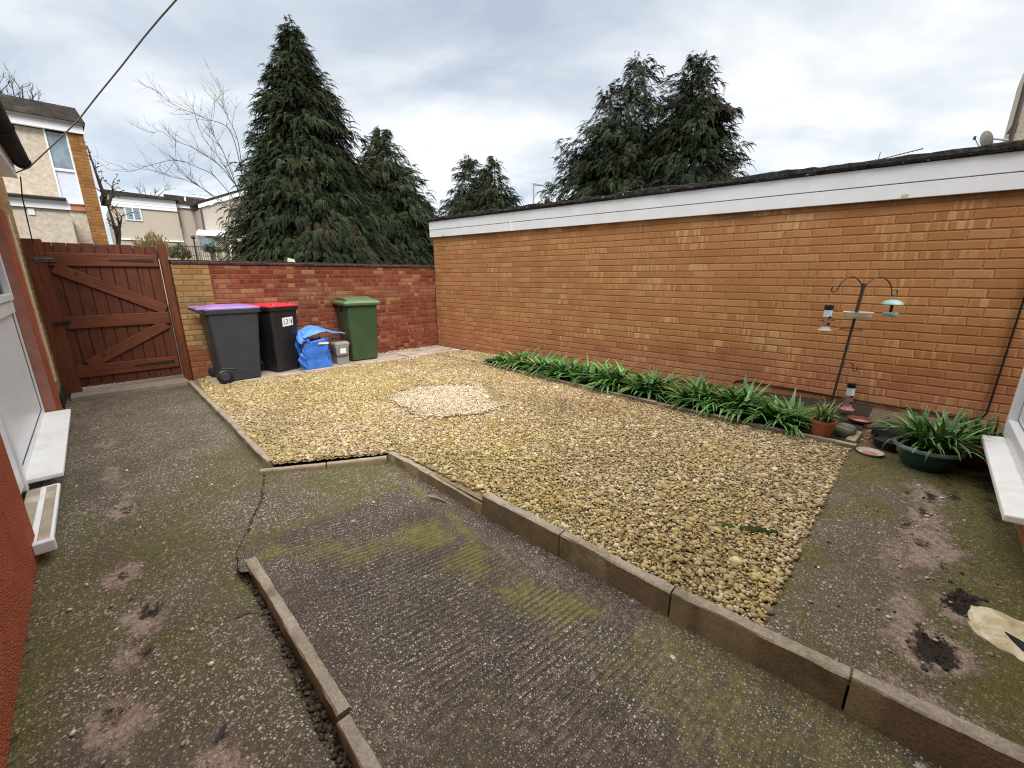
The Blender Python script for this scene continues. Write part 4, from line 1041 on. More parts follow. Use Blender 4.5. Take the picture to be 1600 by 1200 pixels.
# white bowl in its ring
bw = MB().lathe([(.0,0),(.092,0),(.101,.010),(.108,.046),(.114,.050),(.114,.054),(.104,.054),(.094,.009),(.0,.009)], 32).build('bowl', M['cream_bowl'], None, (PX+fr.x*.03-.05, PY+fr.y*.03-.05, 1.122), smooth=True)
tag(bw, 'shallow cream bowl held in a ring on the feeding pole', 'bowl')
def tubefeeder(c, ztop, h, mat_tray, label):
    base_ = Vector((PX+fr.x*c, PY+fr.y*c, 0))
    f = empty('bird_feeder', (base_.x, base_.y, ztop-h), 0, label, 'bird feeder', 'tube feeders on the pole')
    MB().lathe([(.0,h-.045),(.034,h-.045),(.036,h-.04),(.036,h-.012),(.038,h-.01),(.038,h-.002),(.03,h),(.0,h)], 24).build('cap', M['black_plastic'], f, smooth=True)
    MB().lathe([(.032,.035),(.032,h-.045)], 24).build('tube', M['seed'], f, smooth=True)
    MB().lathe([(.033,h*.55),(.0335,h*.55),(.0335,h-.047),(.033,h-.047)], 24, cap0=False, cap1=False).build('label_wrap', plain('feeder_label',(.58,.68,.72),.4,.3,.08,60.), f, smooth=True)
    MB().lathe([(.0,0),(.055,0),(.06,.004),(.06,.012),(.05,.014),(.04,.022),(.034,.045),(.0,.045)], 24).build('tray', mat_tray, f, smooth=True)
    MB().tube([(-fr.x*.075,-fr.y*.075,h*.42),(fr.x*.075,fr.y*.075,h*.42)], .004, 6).build('perch', M['iron'], f, smooth=True)
    for a in (-1, 1): MB().lathe([(.0,-.006),(.012,-.006),(.012,.006),(.0,.006)], 10, M=Matrix.Translation((-.0235*1.0+.0*a, -.0235+.0*a, h*.42+a*.03)) @ Matrix.Rotation(R(45),4,'Z') @ Matrix.Rotation(R(90),4,'Y')).build('feeding_port', M['black_plastic'], f, smooth=True)
    MB().tube([(0,0,h-.004),(0,0,h+.03),(0,0,h+.135)], .0016, 5).build('hanger', M['steel'], f)
    return f
tubefeeder(-.195, 1.235, .245, M['pale_dish'], 'dark capped tube bird feeder hanging from the left arm')
tubefeeder(.178, .475, .275, M['pink_seed'], 'dark capped tube bird feeder with pink tray hanging low from the pole')
f = empty('hanging_dish', (PX+fr.x*.393, PY+fr.y*.393, 1.13), 0, 'pale blue domed dish feeder hanging from the right arm', 'bird feeder')
MB().lathe([(.0,0),(.050,0),(.056,.008),(.058,.034),(.052,.038),(.046,.012),(.0,.012)], 28).build('tray', M['pale_blue'], f, smooth=True)
MB().tube([(0,0,.01),(0,0,.12)], .012, 8).build('stem', M['iron'], f, smooth=True)
MB().lathe([(.079,.108),(.081,.113),(.074,.128),(.054,.144),(.027,.152),(.0,.154)], 28, cap0=True).build('dome', M['pale_blue'], f, smooth=True)
MB().tube([(0,0,.15),(0,0,.20)], .004, 6).build('hanger', M['steel'], f, smooth=True)

# ------------------------------------------------------------------ small things on the ground
mb_ = boulder((2.40,.45,float(zg(0,.47))-.004), (.115,.036,.028), plain('moss_clump',(.03,.042,.012),.95,.1,.4,40.,.9,60), 21, 'dark green moss clump lying on the gravel near the patio', 'moss', R(-58), 'moss_clump')
boulder((2.335,.60,float(zg(0,.47))-.008), (.075,.03,.024), plain('moss_clump2',(.06,.07,.018),.95,.1,.4,40.,.9,60), 22, 'yellowish moss tuft on the gravel left of the dark moss clump', 'moss', R(-80), 'moss_clump')
tag(MB().tube([(1.435,2.30,-.022),(1.47,2.22,-.018),(1.49,2.14,-.02)], [.004,.008,.005], 6).build('stick', M['wood_weathered'], smooth=True), 'short pale stick lying on the ramp beside the low edging', 'stick')
V, F, C = np.array([(-.03,0,0),(0,.018,.006),(.03,0,.004),(0,-.02,.007),(.045,.015,.003),(.02,.03,.004),(-.045,.01,.004)]), np.array([(0,3,2),(0,2,1),(2,4,5),(0,1,6),(1,2,5)]), np.ones((7,4))*np.array([.45,.40,.33,1])
lf = np_obj('dead_leaf', V, F, M['leaf'], None, C); lf.location = (-.214,3.334,-.034); lf.rotation_euler = (0,0,R(20)); tag(lf, 'pale dry leaf lying on the left hand path', 'leaf')
V2 = V*np.array([.8,.6,1]); lf = np_obj('dead_leaf', V2, F, M['leaf'], None, np.ones((7,4))*np.array([.035,.034,.034,1])); lf.location = (.045,1.47,-.038); lf.rotation_euler = (0,0,R(40)); tag(lf, 'dark wet leaf lying on the path near the nearest low kerb stone', 'leaf')

stray('leaf_litter', 'dry brown leaf litter along the foot of the red wall', [(1.6,7.5),(5.2,7.46),(5.2,7.59),(1.6,7.59)], 260, .008, 14, [(.16,.05,.03),(.10,.05,.03),(.22,.10,.05)], lambda x,y: np.full(len(x), .022), 'leaf litter')
stray('bed_litter', 'dead leaf scraps on the soil between the strap leaved plants', [(4.30,.4),(5.0,.4),(5.1,5.0),(4.70,5.2)], 300, .010, 15, [(.22,.15,.07),(.12,.08,.04),(.30,.24,.12)], lambda x,y: zg(x,y)+.035, 'leaf litter')
# cream mortar patch on the patio
t = NT('cream_mortar'); o = t.obj(); n = t.noise(o, 9., 6, .65, 1.2)
col = t.ramp(n, [(.30, (.34,.28,.15)), (.48, (.52,.45,.29)), (.68, (.74,.69,.55))])
col = t.mix(t.math('MULTIPLY', t.mr(t.noise(o, 30., 3), .62, .7), .5), col, (.20,.16,.11))
M['ivory_patch'] = t.done(col, .85, t.bump(n, .5, .01), .2)
out0 = [(2.45,-.36),(2.49,-.42),(2.47,-.5),(2.5,-.64),(2.12,-.64),(2.15,-.55),(2.19,-.48),(2.21,-.43),(2.24,-.375),(2.30,-.352),(2.38,-.345)]
out = []
for (xa, ya), (xb, yb) in zip(out0, out0[1:]+out0[:1]):
    for k_ in range(6):
        u_ = k_/6; xq, yq = xa+(xb-xa)*u_, ya+(yb-ya)*u_
        out.append((xq+.022*float(fbm(xq,yq,40.,3,4)-.5), yq+.022*float(fbm(xq,yq,40.,3,9)-.5)))
zt = zP
m = MB(); m.loft([[(x,y,zt-.02) for x,y in out],[(x,y,zt+.003) for x,y in out],[((x-2.27)*.96+2.27,(y+.5)*.94-.5,zt+.007) for x,y in out]])
tag(m.build('mortar_patch', M['ivory_patch'], smooth=False), 'flat cream mortar patch set in the patio at the right edge', 'patch')

sh = MB().loft([[(2.33,-.445,zt+.006),(2.30,-.495,zt+.006),(2.25,-.485,zt+.006),(2.285,-.465,zt+.006)],[(2.33,-.445,zt+.014),(2.30,-.495,zt+.016),(2.25,-.485,zt+.014),(2.285,-.465,zt+.015)]]).build('slate_shard', M['dark_stone'])
tag(sh, 'dark slate shard lying on the cream mortar patch', 'shard')

# ------------------------------------------------------------------ house on the left
hw = -.475
H = empty('house', (hw, 3.0, 0), 0, 'red roughcast house side with white door, window and black gutter at left edge', 'house')
def hb(name, mat, x0, x1, y0, y1, z0, z1, bevel=0, parent=None):
    return MB().box(x0-hw, x1-hw, y0-3, y1-3, z0, z1).build(name, mat, parent or H, bevel=bevel)
hb('render_wall', M['red_roughcast'], -4.5, hw, -1.2, 3.38, -.3, 2.42)               # near wall
hb('pier', M['red_roughcast'], hw-.3, hw, 6.36, 6.95, -.06, 2.12)           # rendered strip
MB().hexa([(-.1,3.36,-.055),(.012,3.36,-.055),(.012,3.95,-.055),(-.1,3.95,-.055),(-.1,3.36,-.02),(.0,3.36,.02),(.0,3.95,.02),(-.1,3.95,-.02)]).build('render_foot', M['red_roughcast'], H)
hb('corner_bead', M['cream_bead'], hw-.03, hw+.014, 6.88, 7.06, .33, 2.12, .003)
bp = MB().box(0,.35,0,.93,-.05,2.6).build('brick_pier', M['pier_brick'] if False else M['house_pier_brick'], H, (-.36, 3.985, 0))
hb('lintel_band', M['house_pier_brick'], hw-.36, hw-.004, 3.0, 6.985, 2.13, 2.6)
hb('jamb_face', M['reveal_pink'], hw-.20, hw-.004, 6.335, 6.358, .02, 2.12)
hb('plinth', M['dark_stone'], hw-.3, hw+.012, 7.0, 7.72, -.05, .14, .006)
hb('side_wall', M['house_pier_brick'], -4.5, hw-.37, 7.5, 7.91, -.3, 2.55)
# window : frame, transom, panel, glass
xw = hw-.085
wn = hb('window', M['white_plastic'], xw-.05, xw, 6.27, 6.33, .10, 2.12, .006)
def wp(name, mat, y0, y1, z0, z1, x0=-.045, x1=0., bevel=.005): return hb(name, mat, xw+x0, xw+x1, y0, y1, z0, z1, bevel, None)
def wsub(name, mat, y0, y1, z0, z1, x0=-.045, x1=0., bevel=.005):
    return MB().box(xw+x0-hw, xw+x1-hw, y0-3, y1-3, z0, z1).build(name, mat, wn, bevel=bevel)
wsub('frame_bar', M['white_plastic'], 4.30, 6.27, .10, .17)
wsub('frame_bar', M['white_plastic'], 4.30, 6.27, 1.16, 1.27, -.045, .012)
wsub('frame_bar', M['white_plastic'], 4.30, 6.27, 2.05, 2.12)
wsub('frame_bar', M['white_plastic'], 4.25, 4.33, .10, 2.12)
wsub('frame_bar', M['white_plastic'], 5.28, 5.35, 1.27, 2.05)
wsub('lower_panel', M['frosted_panel'], 4.33, 6.26, .17, 1.16, -.035, -.016, 0)
wsub('gasket', M['cable_black'], 6.248, 6.262, .17, 1.16, -.02, -.012, 0)
wsub('gasket', M['cable_black'], 4.33, 6.262, .166, .178, -.02, -.0125, 0)
wsub('pane', M['dark_glass'], 4.33, 6.26, 1.27, 2.05, -.035, -.028, 0)
sash = wsub('sash', M['white_plastic'], 5.36, 5.42, 1.28, 2.04, -.02, .03)
wsub('sash_bar', M['white_plastic'], 5.42, 6.15, 1.28, 1.34, -.02, .03)
wsub('sash_bar', M['white_plastic'], 6.15, 6.21, 1.28, 2.04, -.02, .03)
hb('window_sill', M['white_sill'], xw-.02, -.375, 4.22, 6.30, .095, .128, .008)
# door
dr = hb('door', M['white_plastic'], xw-.05, xw-.004, 3.46, 4.20, .10, 2.08, .004)
def dsub(name, mat, y0, y1, z0, z1, x0=-.045, x1=0., bevel=.005):
    return MB().box(xw+x0-hw, xw+x1-hw, y0-3, y1-3, z0, z1).build(name, mat, dr, bevel=bevel)
dsub('frame_bar', M['white_plastic'], 3.385, 3.46, .06, 2.12, -.05, .01)
dsub('frame_bar', M['white_plastic'], 4.18, 4.25, .06, 2.12, -.05, .01)
dsub('door_panel', M['frosted_panel'], 3.56, 4.10, .22, .95, -.02, .004, .006)
dsub('pane', M['dark_glass'], 3.56, 4.10, 1.08, 1.98, -.02, .002, 0)
dsub('pull_handle', M['white_plastic'], 3.50, 3.53, .35, .62, .002, .045, .008)
hb('threshold_strip', M['bronze_strip'], xw, hw+.01, 3.385, 4.2, .03, .06, .003)
ds = hb('door_sill', M['white_sill'], hw-.02, -.40, 3.22, 4.19, .035, .066, .008)
MB().box(.012, .062, .26, 1.15, .0655, .069).build('sill_insert', M['bronze_strip'], ds, bevel=.002)
MB().box(.0, .085, .205, .255, .02, .085).build('end_cap', M['white_plastic'], ds, bevel=.006)
# eaves
hb('roof', M['roof_felt'], -4.7, hw+.20, -1.3, 6.98, 2.70, 2.76, .01)
hb('fascia', M['white_plastic'], hw+.13, hw+.155, -1.3, 6.9, 2.47, 2.70, .004)
hb('soffit', M['white_plastic'], hw-.01, hw+.13, -1.3, 6.9, 2.475, 2.49)
m = MB(); secs = []
for y in (-1.3, 6.82):
    secs.append([(hw+.215-hw+.062*math.cos(a), y-3, 2.64+.062*math.sin(a)*1.1) for a in np.linspace(math.pi,2*math.pi,11)] + [(hw+.215-hw+.054*math.cos(a), y-3, 2.64+.054*math.sin(a)*1.1) for a in np.linspace(2*math.pi,math.pi,11)])
gu = m.loft(secs).build('gutter', M['gutter_black'], H, smooth=True)
m = MB(); m.loft([[( .215+r_*math.cos(a), y-3, 2.64+r_*1.1*math.sin(a)) for a in np.linspace(math.pi,2*math.pi,11)] for y, r_ in ((6.76,.069),(6.86,.069),(6.862,.02))], True, True)
m.build('gutter_stop', M['gutter_black'], gu, smooth=True)
for y in (2.2, 3.8, 5.35):
    MB().loft([[( .215+.07*math.cos(a), yy-3, 2.64+.077*math.sin(a)) for a in np.linspace(math.pi,2*math.pi,11)] for yy in (y-.045,y+.045)]).build('gutter_clip', M['gutter_black'], gu, smooth=True)
# overhead wire & drop cable
P0 = Vector((-.32,6.9,2.52)); P1 = Vector((2.75,3.6,5.10))
wpts = [(-.323,6.916,2.529),(-.215,6.669,2.554),(.066,6.375,2.822),(.216,6.093,2.948),(.359,5.796,3.096),(.556,5.461,3.304),(.709,5.126,3.459),(.796,4.823,3.518),(.869,4.525,3.553),(.971,4.187,3.637),(1.6,1.8,4.1),(3.2,-3.,5.2),(5.,-9.,6.6)]
m = MB(); m.tube(wpts, .006, 10)
r = random.Random(2)
tag(m.build('overhead_wire', M['twine'], smooth=True), 'grey overhead wire rising from the gutter end across the sky', 'wire')
tag(MB().tube([(-.30,6.93,2.50),(-.33,6.98,2.3),(-.36,7.4,2.1),(-.38,7.7,1.95),(-.385,7.72,1.5)], .006, 6).build('drop_cable', M['cable_black'], smooth=True), 'black cable hanging from the fascia down to the gate post', 'cable')

# ------------------------------------------------------------------ house wing on the right
Wg = empty('house_wing', (4.33,-.52,0), 0, 'house end with white window frame and deep sill at the right edge', 'house')
MB().box(-9,-.02,-6,-.05,-.3,.42).build('brick_base', M['garage_brick'], Wg)
MB().box(-9,.0,-6,-.05,2.12,2.7).build('brick_band', M['garage_brick'], Wg)
MB().box(-.05,.0,-6,-.11,.43,2.12).build('side_wall', M['garage_brick'], Wg)
wn = MB().box(-.07,.0,-.10,.0,.43,2.12).build('window', M['white_plastic'], Wg, bevel=.008)
MB().box(-1.75,-.07,-.08,-.005,.43,.50).build('frame_bar', M['white_plastic'], wn, bevel=.006)
MB().box(-.14,-.078,-.06,.012,.505,2.12).build('sash_bar', M['white_plastic'], wn, bevel=.006)
MB().box(-1.6,-.14,-.06,.012,.505,.57).build('sash_bar', M['white_plastic'], wn, bevel=.006)
MB().box(-1.6,-.14,-.04,-.03,.57,2.10).build('pane', plain('pale_glass',(.66,.70,.74),.35,.4,.06,2.), wn)
MB().box(-.146,-.1395,-.0385,-.029,.565,2.1).build('gasket', M['cable_black'], wn)
MB().box(-1.6,-.14,-.0385,-.029,.569,.577).build('gasket', M['cable_black'], wn)
MB().hexa([(-1.47,-.06,.385),(-.04,-.06,.385),(-.04,.095,.375),(-1.47,.095,.375),(-1.47,-.06,.428),(-.04,-.06,.428),(-.04,.095,.412),(-1.47,.095,.412)]).build('window_sill', M['white_sill'], Wg, bevel=.008)
MB().box(-9.2,.2,-6.2,.2,2.72,2.85).build('roof', M['roof_felt'], Wg)

# ------------------------------------------------------------------ houses beyond the gate
def nb_house(loc, label): return empty('house', loc, 0, label, 'house', None)
# A : yellow brick pier, pebbledash, tall window with panel
a = nb_house((-.6,16.5,-.35), 'pebbledashed house with brick pier and tall window above the gate')
def pb(name, mat, x0, x1, y0, y1, z0, z1, p, bevel=0, ox=0, oy=0):
    b = p
    while b.parent is not None: b = b.parent
    return MB().box(x0-b.location.x, x1-b.location.x, y0-b.location.y, y1-b.location.y, z0-b.location.z, z1-b.location.z).build(name, mat, p, bevel=bevel)
pb('wall', M['pebbledash'], -5, -.12, 16.52, 22, -.35, 5.05, a)
pb('lower_wall', M['pebbledash'], -.12, .30, 16.6, 22, -.35, 3.30, a)
pb('brick_pier', M['house_pier_brick'] if False else M['far_brick'], .305, .60, 16.42, 22, -.35, 5.12, a)
pb('brick_band', M['far_red_brick'], -.02, .304, 16.53, 16.7, 3.18, 3.33, a)
wA = pb('window', M['white_plastic'], -.12, -.085, 16.47, 16.6, 3.34, 5.05, a)
pb('frame_bar', M['white_plastic'], .265, .304, 16.47, 16.6, 3.34, 5.05, wA)
pb('frame_bar', M['white_plastic'], -.085, .265, 16.47, 16.6, 4.12, 4.18, wA)
pb('frame_bar', M['white_plastic'], -.085, .265, 16.47, 16.6, 3.34, 3.40, wA)
pb('pane', M['sky_glass'], -.085, .265, 16.53, 16.55, 4.18, 5.03, wA)
pb('panel', plain('blue_panel',(.56,.62,.74),.5,.3,.06), -.085, .265, 16.515, 16.55, 3.40, 4.12, wA)
pb('fascia', M['house_white'], -5, .62, 16.35, 16.47, 5.06, 5.28, a)
pb('gutter', M['steel'], -5, .66, 16.24, 16.345, 5.25, 5.33, a, .02)
rf = MB(); rf.hexa([(-4.4,-.3,5.64),(1.28,-.3,5.64),(1.10,6,5.64),(-4.4,6,5.64),(-4.4,-.05,6.02),(1.16,-.05,6.02),(1.02,6,6.3),(-4.4,6,6.3)])
rf.build('roof', M['roof_dark'], a)
ext = pb('extension', M['pebbledash'], -3, -.005, 14.5, 16.52, -.35, 2.98, a)
pb('extension_fascia', M['house_white'], -3, .02, 14.42, 14.5, 2.97, 3.12, ext)
pb('extension_soffit', M['house_white'], -3, .01, 14.38, 14.42, 3.10, 3.17, ext)
pb('extension_gutter', M['black_plastic'], -3, -.01, 14.28, 14.38, 3.15, 3.215, ext, .015)
pb('vent', M['white_plastic'], -.66, -.56, 14.47, 14.5, 2.81, 2.95, a)
# B
b = nb_house((1.9,36,-.35), 'long pale rendered house with white boarded band and one window beyond the gate')
pb('wall', M['pebbledash_far'], 1.75, 5.0, 36, 42, -.35, 5.65, b)
pb('boarded_band', M['house_white'], 1.72, 4.96, 35.9, 36., 5.56, 6.22, b)
for z in (5.72, 5.88, 6.04):
    pb('board_line', M['steel'], 1.72, 4.96, 35.895, 35.899, z, z+.012, b)
MB().hexa([(-.3,-.35,6.57),(3.2,-.35,6.57),(3.5,6,6.57),(-.3,6,6.57),(-.25,-.3,6.8),(3.05,-.3,6.7),(3.4,6,7.1),(-.3,6,7.1)]).build('roof', M['roof_dark'], b)
wB = pb('window', M['white_plastic'], 2.35, 3.13, 35.93, 36.0, 4.82, 5.56, b)
pb('pane', M['sky_glass'], 2.42, 2.70, 35.915, 35.929, 4.90, 5.54, wB); pb('pane', M['sky_glass'], 2.78, 3.06, 35.915, 35.929, 4.90, 5.54, wB)
pb('downpipe', M['brown_pipe'], 4.98, 5.06, 35.9, 36.0, 4.6, 5.8, b)
pb('lower_band', M['house_white'], 1.9, 5., 35.9, 35.99, 3.66, 3.74, b)
# C : set back link + gable
c = nb_house((5.0,36.5,-.35), 'set back rendered house with dark roof between the pale house and the conifer')
pb('wall', M['pebbledash_far'], 5.05, 6.9, 36.5, 44, -.35, 5.95, c)
pb('fascia', M['house_white'], 5.05, 6.7, 36.35, 36.48, 5.88, 6.12, c)
MB().hexa([(.0,-.3,6.48),(1.75,-.3,6.44),(2.1,5,6.44),(0,5,6.48),(.1,-.1,6.95),(2.15,-.1,6.8),(2.5,5,7.7),(.1,5,7.7)]).build('roof', M['roof_dark'], c)
pb('roof_vent', M['house_white'], 5.50, 5.58, 36.2, 36.3, 6.3, 6.58, c)
dd = nb_house((5.9,34,-.35), 'gable ended rendered house with porch, half hidden by the big conifer')
MB().add([(.0,0,0),(6,0,0),(6,6,0),(0,6,0),(0,0,6.0),(6,0,8.6),(6,6,8.6),(0,6,6.0)], [(3,2,1,0),(4,5,6,7),(0,1,5,4),(1,2,6,5),(2,3,7,6),(3,0,4,7)]).build('wall', M['pebbledash_far'], dd)
MB().hexa([(-.1,-.15,6.0),(4,-.15,7.75),(4,0,7.75),(-.1,0,6.0),(-.1,-.15,6.24),(4,-.15,8.0),(4,0,8.),(-.1,0,6.24)]).build('fascia', M['house_white'], dd)
MB().hexa([(-.15,-.2,6.25),(4,-.2,8.01),(4,5,8.01),(-.15,5,6.25),(-.15,-.2,6.36),(4,-.2,8.12),(4,5,8.12),(-.15,5,6.36)]).build('roof', M['roof_dark'], dd)
pb('downpipe', M['brown_pipe'], 5.86, 5.95, 33.86, 33.96, 4.2, 5.7, dd)
po = pb('porch', M['pebbledash_far'], 5.3, 6.9, 32.6, 34, -.35, 3.6, dd)
MB().hexa([(-.72,-1.6,4.25),(1.1,-1.6,4.25),(1.1,0,4.5),(-.4,0,4.5),(-.70,-1.6,4.42),(1.1,-1.6,4.5),(1.1,0,4.72),(-.3,0,4.72)]).build('porch_roof', M['house_white'], po)
pb('porch_window', M['sky_glass'], 5.32, 6.1, 32.55, 32.59, 3.1, 3.8, po)
pb('brick_base', M['far_red_brick'], 6.85, 9, 32.2, 33.5, -.35, 3.62, dd)
pb('corner_post', M['house_white'], 6.72, 6.84, 32.1, 32.2, 2.5, 4.2, dd)
# fence, trellis, railings
fe = empty('garden_fence', (3.9,29,-.35), 0, 'low wooden fence with trellis beyond the red wall coping', 'fence')
for i in range(20):
    MB().box(i*.09, i*.09+.018, 0,.02, 2.4, 3.42).build('railing', M['iron'], fe)
MB().box(0,1.8,.02,.04,3.38,3.42).build('top_bar', M['iron'], fe); MB().box(0,1.8,.02,.04,2.9,2.93).build('mid_bar', M['iron'], fe)
for x in (1.25,1.55,1.9):
    MB().box(x,x+.22,-.06,-.02,2.2,3.35).build('fence_board', M['wood_weathered'], fe)
m = MB()
for i in range(-6, 12):
    for s in (1, -1):
        x0 = 1.45+i*.09; 
        p, q = (x0, 3.15), (x0+s*.75, 3.9)
        x_a, x_b = p[0], q[0]
        lo, hi = 1.55, 2.2
        t0 = max(0, min(1, ((lo if s>0 else hi)-x_a)/(x_b-x_a))); t1 = max(0, min(1, ((hi if s>0 else lo)-x_a)/(x_b-x_a)))
        if t1-t0 > .05:
            m.tube([(x_a+(x_b-x_a)*t0, -.1+.01*s, 3.15+.75*t0),(x_a+(x_b-x_a)*t1, -.1+.01*s, 3.15+.75*t1)], .014, 4)
m.build('trellis', M['bark'], fe)
lp = empty('garden_lantern', (4.48,29,-.35), 0, 'small black lantern post in front of the porch', 'lamp')
MB().tube([(0,0,2.3),(0,0,3.78)], .035, 8).build('post', M['iron'], lp); MB().lathe([(.03,3.77),(.09,3.80),(.11,3.9),(.06,3.97),(.0,4.0)],10).build('lantern', M['iron'], lp)

# ------------------------------------------------------------------ trees
def spray_template(seed):
    r = np.random.default_rng(seed); V = []; F = []; T = []
    def ax(t): return np.array([t*.80, 0, .16*t-.86*t*t])
    n = 10
    def leaf(p, d, L, w, t):
        d = d/np.linalg.norm(d); s = np.cross(d, [0,0,1]); s /= np.linalg.norm(s)+1e-9
        b = len(V); mid = p+d*L*.45+np.array([0,0,-.03*L])
        V.extend([p, mid+s*w, p+d*L+np.array([0,0,-.25*L]), mid-s*w]); T.extend([t, t+.1, t+.35, t+.1])
        F.extend([(b,b+1,b+2),(b,b+2,b+3)])
    for i in range(n):
        t = (i+.5)/n; p = ax(t)
        for s in (-1, 1):
            L = .36*(1-.68*t)*r.uniform(.8,1.2)
            leaf(p, np.array([.75, s*.75, -.35-.5*t+r.normal(0,.15)]), L, .032*r.uniform(.8,1.2), t*.7)
            if L > .2:
                q = p+np.array([.75,s*.75,-.4-.5*t])*L*.35
                leaf(q, np.array([1.,s*.15,-.5]), L*.6, .024, t*.7+.15)
    leaf(ax(.92), np.array([.5,0,-1.]), .2, .028, .9)
    for i in range(4):
        p, q = ax(i/4), ax((i+1)/4); b = len(V)
        V.extend([p+[0,.008,0], p-[0,.008,0], q]); T.extend([.0,.0,.1]); F.append((b,b+1,b+2))
    return np.array(V), np.array(F), np.array(T)
TPL = [spray_template(s) for s in (1,2,3)]
def conifer(loc, H_, Rm, label, seed, nbr, dens=1., top=0., pw=.85, asym=(0,0), base0=.02, sl=.34, group='dark conifers beyond the walls', cols=None, hole=.25, leaders=1):
    r = np.random.default_rng(seed)
    t = empty('conifer_tree', loc, 0, label, 'tree', group)
    lead = [(0.,0.,1.)]
    for k in range(1, leaders):
        a = r.uniform(0,6.28); lead.append((Rm*.3*np.cos(a), Rm*.3*np.sin(a), r.uniform(.86,.97)))
    m = MB()
    for lx, ly, lh in lead:
        m.tube([(lx*q, ly*q, H_*lh*z) for q, z in ((0,0),(.4,.25),(.9,.55),(1,.8),(1,.985))], [.04*H_*.5,.026*H_*.5,.012*H_*.5,.005*H_*.5,.003], 8)
    m.build('trunk', M['bark'], t, smooth=True)
    Ps = []; Rs = []; Ss = []; Cs = []; tw = MB()
    cols = cols or [(.030,.048,.022),(.040,.060,.026),(.052,.066,.030),(.046,.058,.026),(.024,.036,.018)]
    for i in range(nbr):
        u = r.uniform(); hf = base0+(1-base0)*(1-(1-u)**.62 if True else u)
        hf = min(hf, .995); az = r.uniform(0, 2*np.pi)
        lx, ly, lh = lead[r.integers(len(lead))]
        prof = Rm*(1-hf)**pw*(1.0 if hf > .12 else .82+1.5*hf)
        lump = .70+.60*float(fbm(np.cos(az)*1.5+seed, hf*5+np.sin(az)*1.5, 1.4, 3, seed))
        ln = max(prof*lump*r.uniform(.75,1.12), .09+.2*r.uniform()) 
        ln *= 1+asym[0]*np.cos(az)+asym[1]*np.sin(az)
        h0 = hf*H_*lh; rise = ln*r.uniform(.05,.34)*(1+1.1*hf); dr = ln*r.uniform(.22,.6)
        base_c = np.array(cols[r.integers(len(cols))])*np.exp(r.normal(0,.12))
        if fbm(np.cos(az)*2+3*seed, hf*6, 1.7, 2, seed+9) > .72: base_c = np.array([.055,.042,.026])
        ns = max(4, int(dens*(5+ln*5.2)))
        px_ = lambda q: np.array([lx*min(1,hf*2)+np.cos(az)*ln*q, ly*min(1,hf*2)+np.sin(az)*ln*q, h0+rise*q-dr*q*q])
        if i % 3 == 0: tw.tube([tuple(px_(q)) for q in (0,.3,.6,.9)], [.02*ln**.5,.014*ln**.5,.009,.004], 4, caps=False)
        for k_ in range(ns):
            q = .16+.86*(k_+r.uniform())/ns
            q = q if ln > .6 else r.uniform(.0,1.)
            p = px_(q); side = r.choice([-1,1])*r.uniform(.0,.26)*ln*(1.15-q*.8)
            p = p+np.array([-np.sin(az)*side, np.cos(az)*side, r.normal(0,.05)-.1*abs(side)])
            a2 = az+np.sign(side)*r.uniform(.1,1.0)*(1.1-.6*q)
            el = r.normal(-.18,.30)+.25*hf
            ro = r.normal(0,.35)
            ca, sa = np.cos(a2), np.sin(a2); ce, se = np.cos(el), np.sin(el); cr, sr = np.cos(ro), np.sin(ro)
            Rz = np.array([[ca,-sa,0],[sa,ca,0],[0,0,1]]); Ry = np.array([[ce,0,-se],[0,1,0],[se,0,ce]]); Rx = np.array([[1,0,0],[0,cr,-sr],[0,sr,cr]])
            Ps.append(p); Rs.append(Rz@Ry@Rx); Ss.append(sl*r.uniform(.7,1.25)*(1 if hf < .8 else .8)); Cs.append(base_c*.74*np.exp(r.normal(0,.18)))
    Ps = np.array(Ps); Rs = np.array(Rs); Ss = np.array(Ss); Cs = np.array(Cs)
    Vs = []; Fs = []; Cc = []; off = 0; pick = r.integers(0, 3, len(Ps))
    for k_ in range(3):
        idx = np.where(pick == k_)[0]; v, f, tt_ = TPL[k_]
        V, F = scatter(Ps[idx], v, f, np.repeat(Ss[idx][:,None],3,1), Rs[idx], 0)
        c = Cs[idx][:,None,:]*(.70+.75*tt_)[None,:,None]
        c = c.reshape(-1,3); Vs.append(V); Fs.append(F+off); off += len(V); Cc.append(np.concatenate([c, np.ones((len(c),1))],1))
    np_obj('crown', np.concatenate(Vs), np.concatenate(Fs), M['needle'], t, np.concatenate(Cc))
    return t
GZ = -.35
conifer((4.62,12.2,GZ), 7.85, 3.1, 'tall pointed dark conifer rising just behind the red wall', 1, 1700, 2.6, pw=.86, sl=.255, leaders=1)
conifer((7.5,13.4,GZ), 6.4, 3.1, 'lower dark conifer tucked behind the right side of the tallest one', 2, 1050, 2.4, pw=.72, sl=.27)
conifer((10.3,15.2,GZ), 4.9, 1.8, 'short dark conifer behind the garage corner, partly hidden', 3, 420, 1.7, sl=.32)
conifer((16,19.4,GZ), 8.55, 3.0, 'left one of the far pair of small conifers above the garage roof', 4, 800, 1.8, pw=.7, sl=.38, leaders=2)
conifer((16,17.3,GZ), 7.85, 2.5, 'right one of the far pair of small conifers above the garage roof', 5, 650, 1.8, pw=.62, sl=.38)
conifer((12.9,7.5,GZ), 8.25, 3.0, 'broad open topped conifer, left of the two big ones over the garage', 6, 1150, 2.2, pw=.58, leaders=3, sl=.28)
conifer((13.1,5.85,GZ), 7.9, 2.35, 'broad conifer, right of the two big ones over the garage', 7, 1000, 2.2, pw=.58, leaders=2, sl=.28)
conifer((13.4,11.2,GZ), 5.7, .9, 'small sparse conifer beside the street lamp over the garage roof', 8, 150, 1., pw=.6, leaders=2)

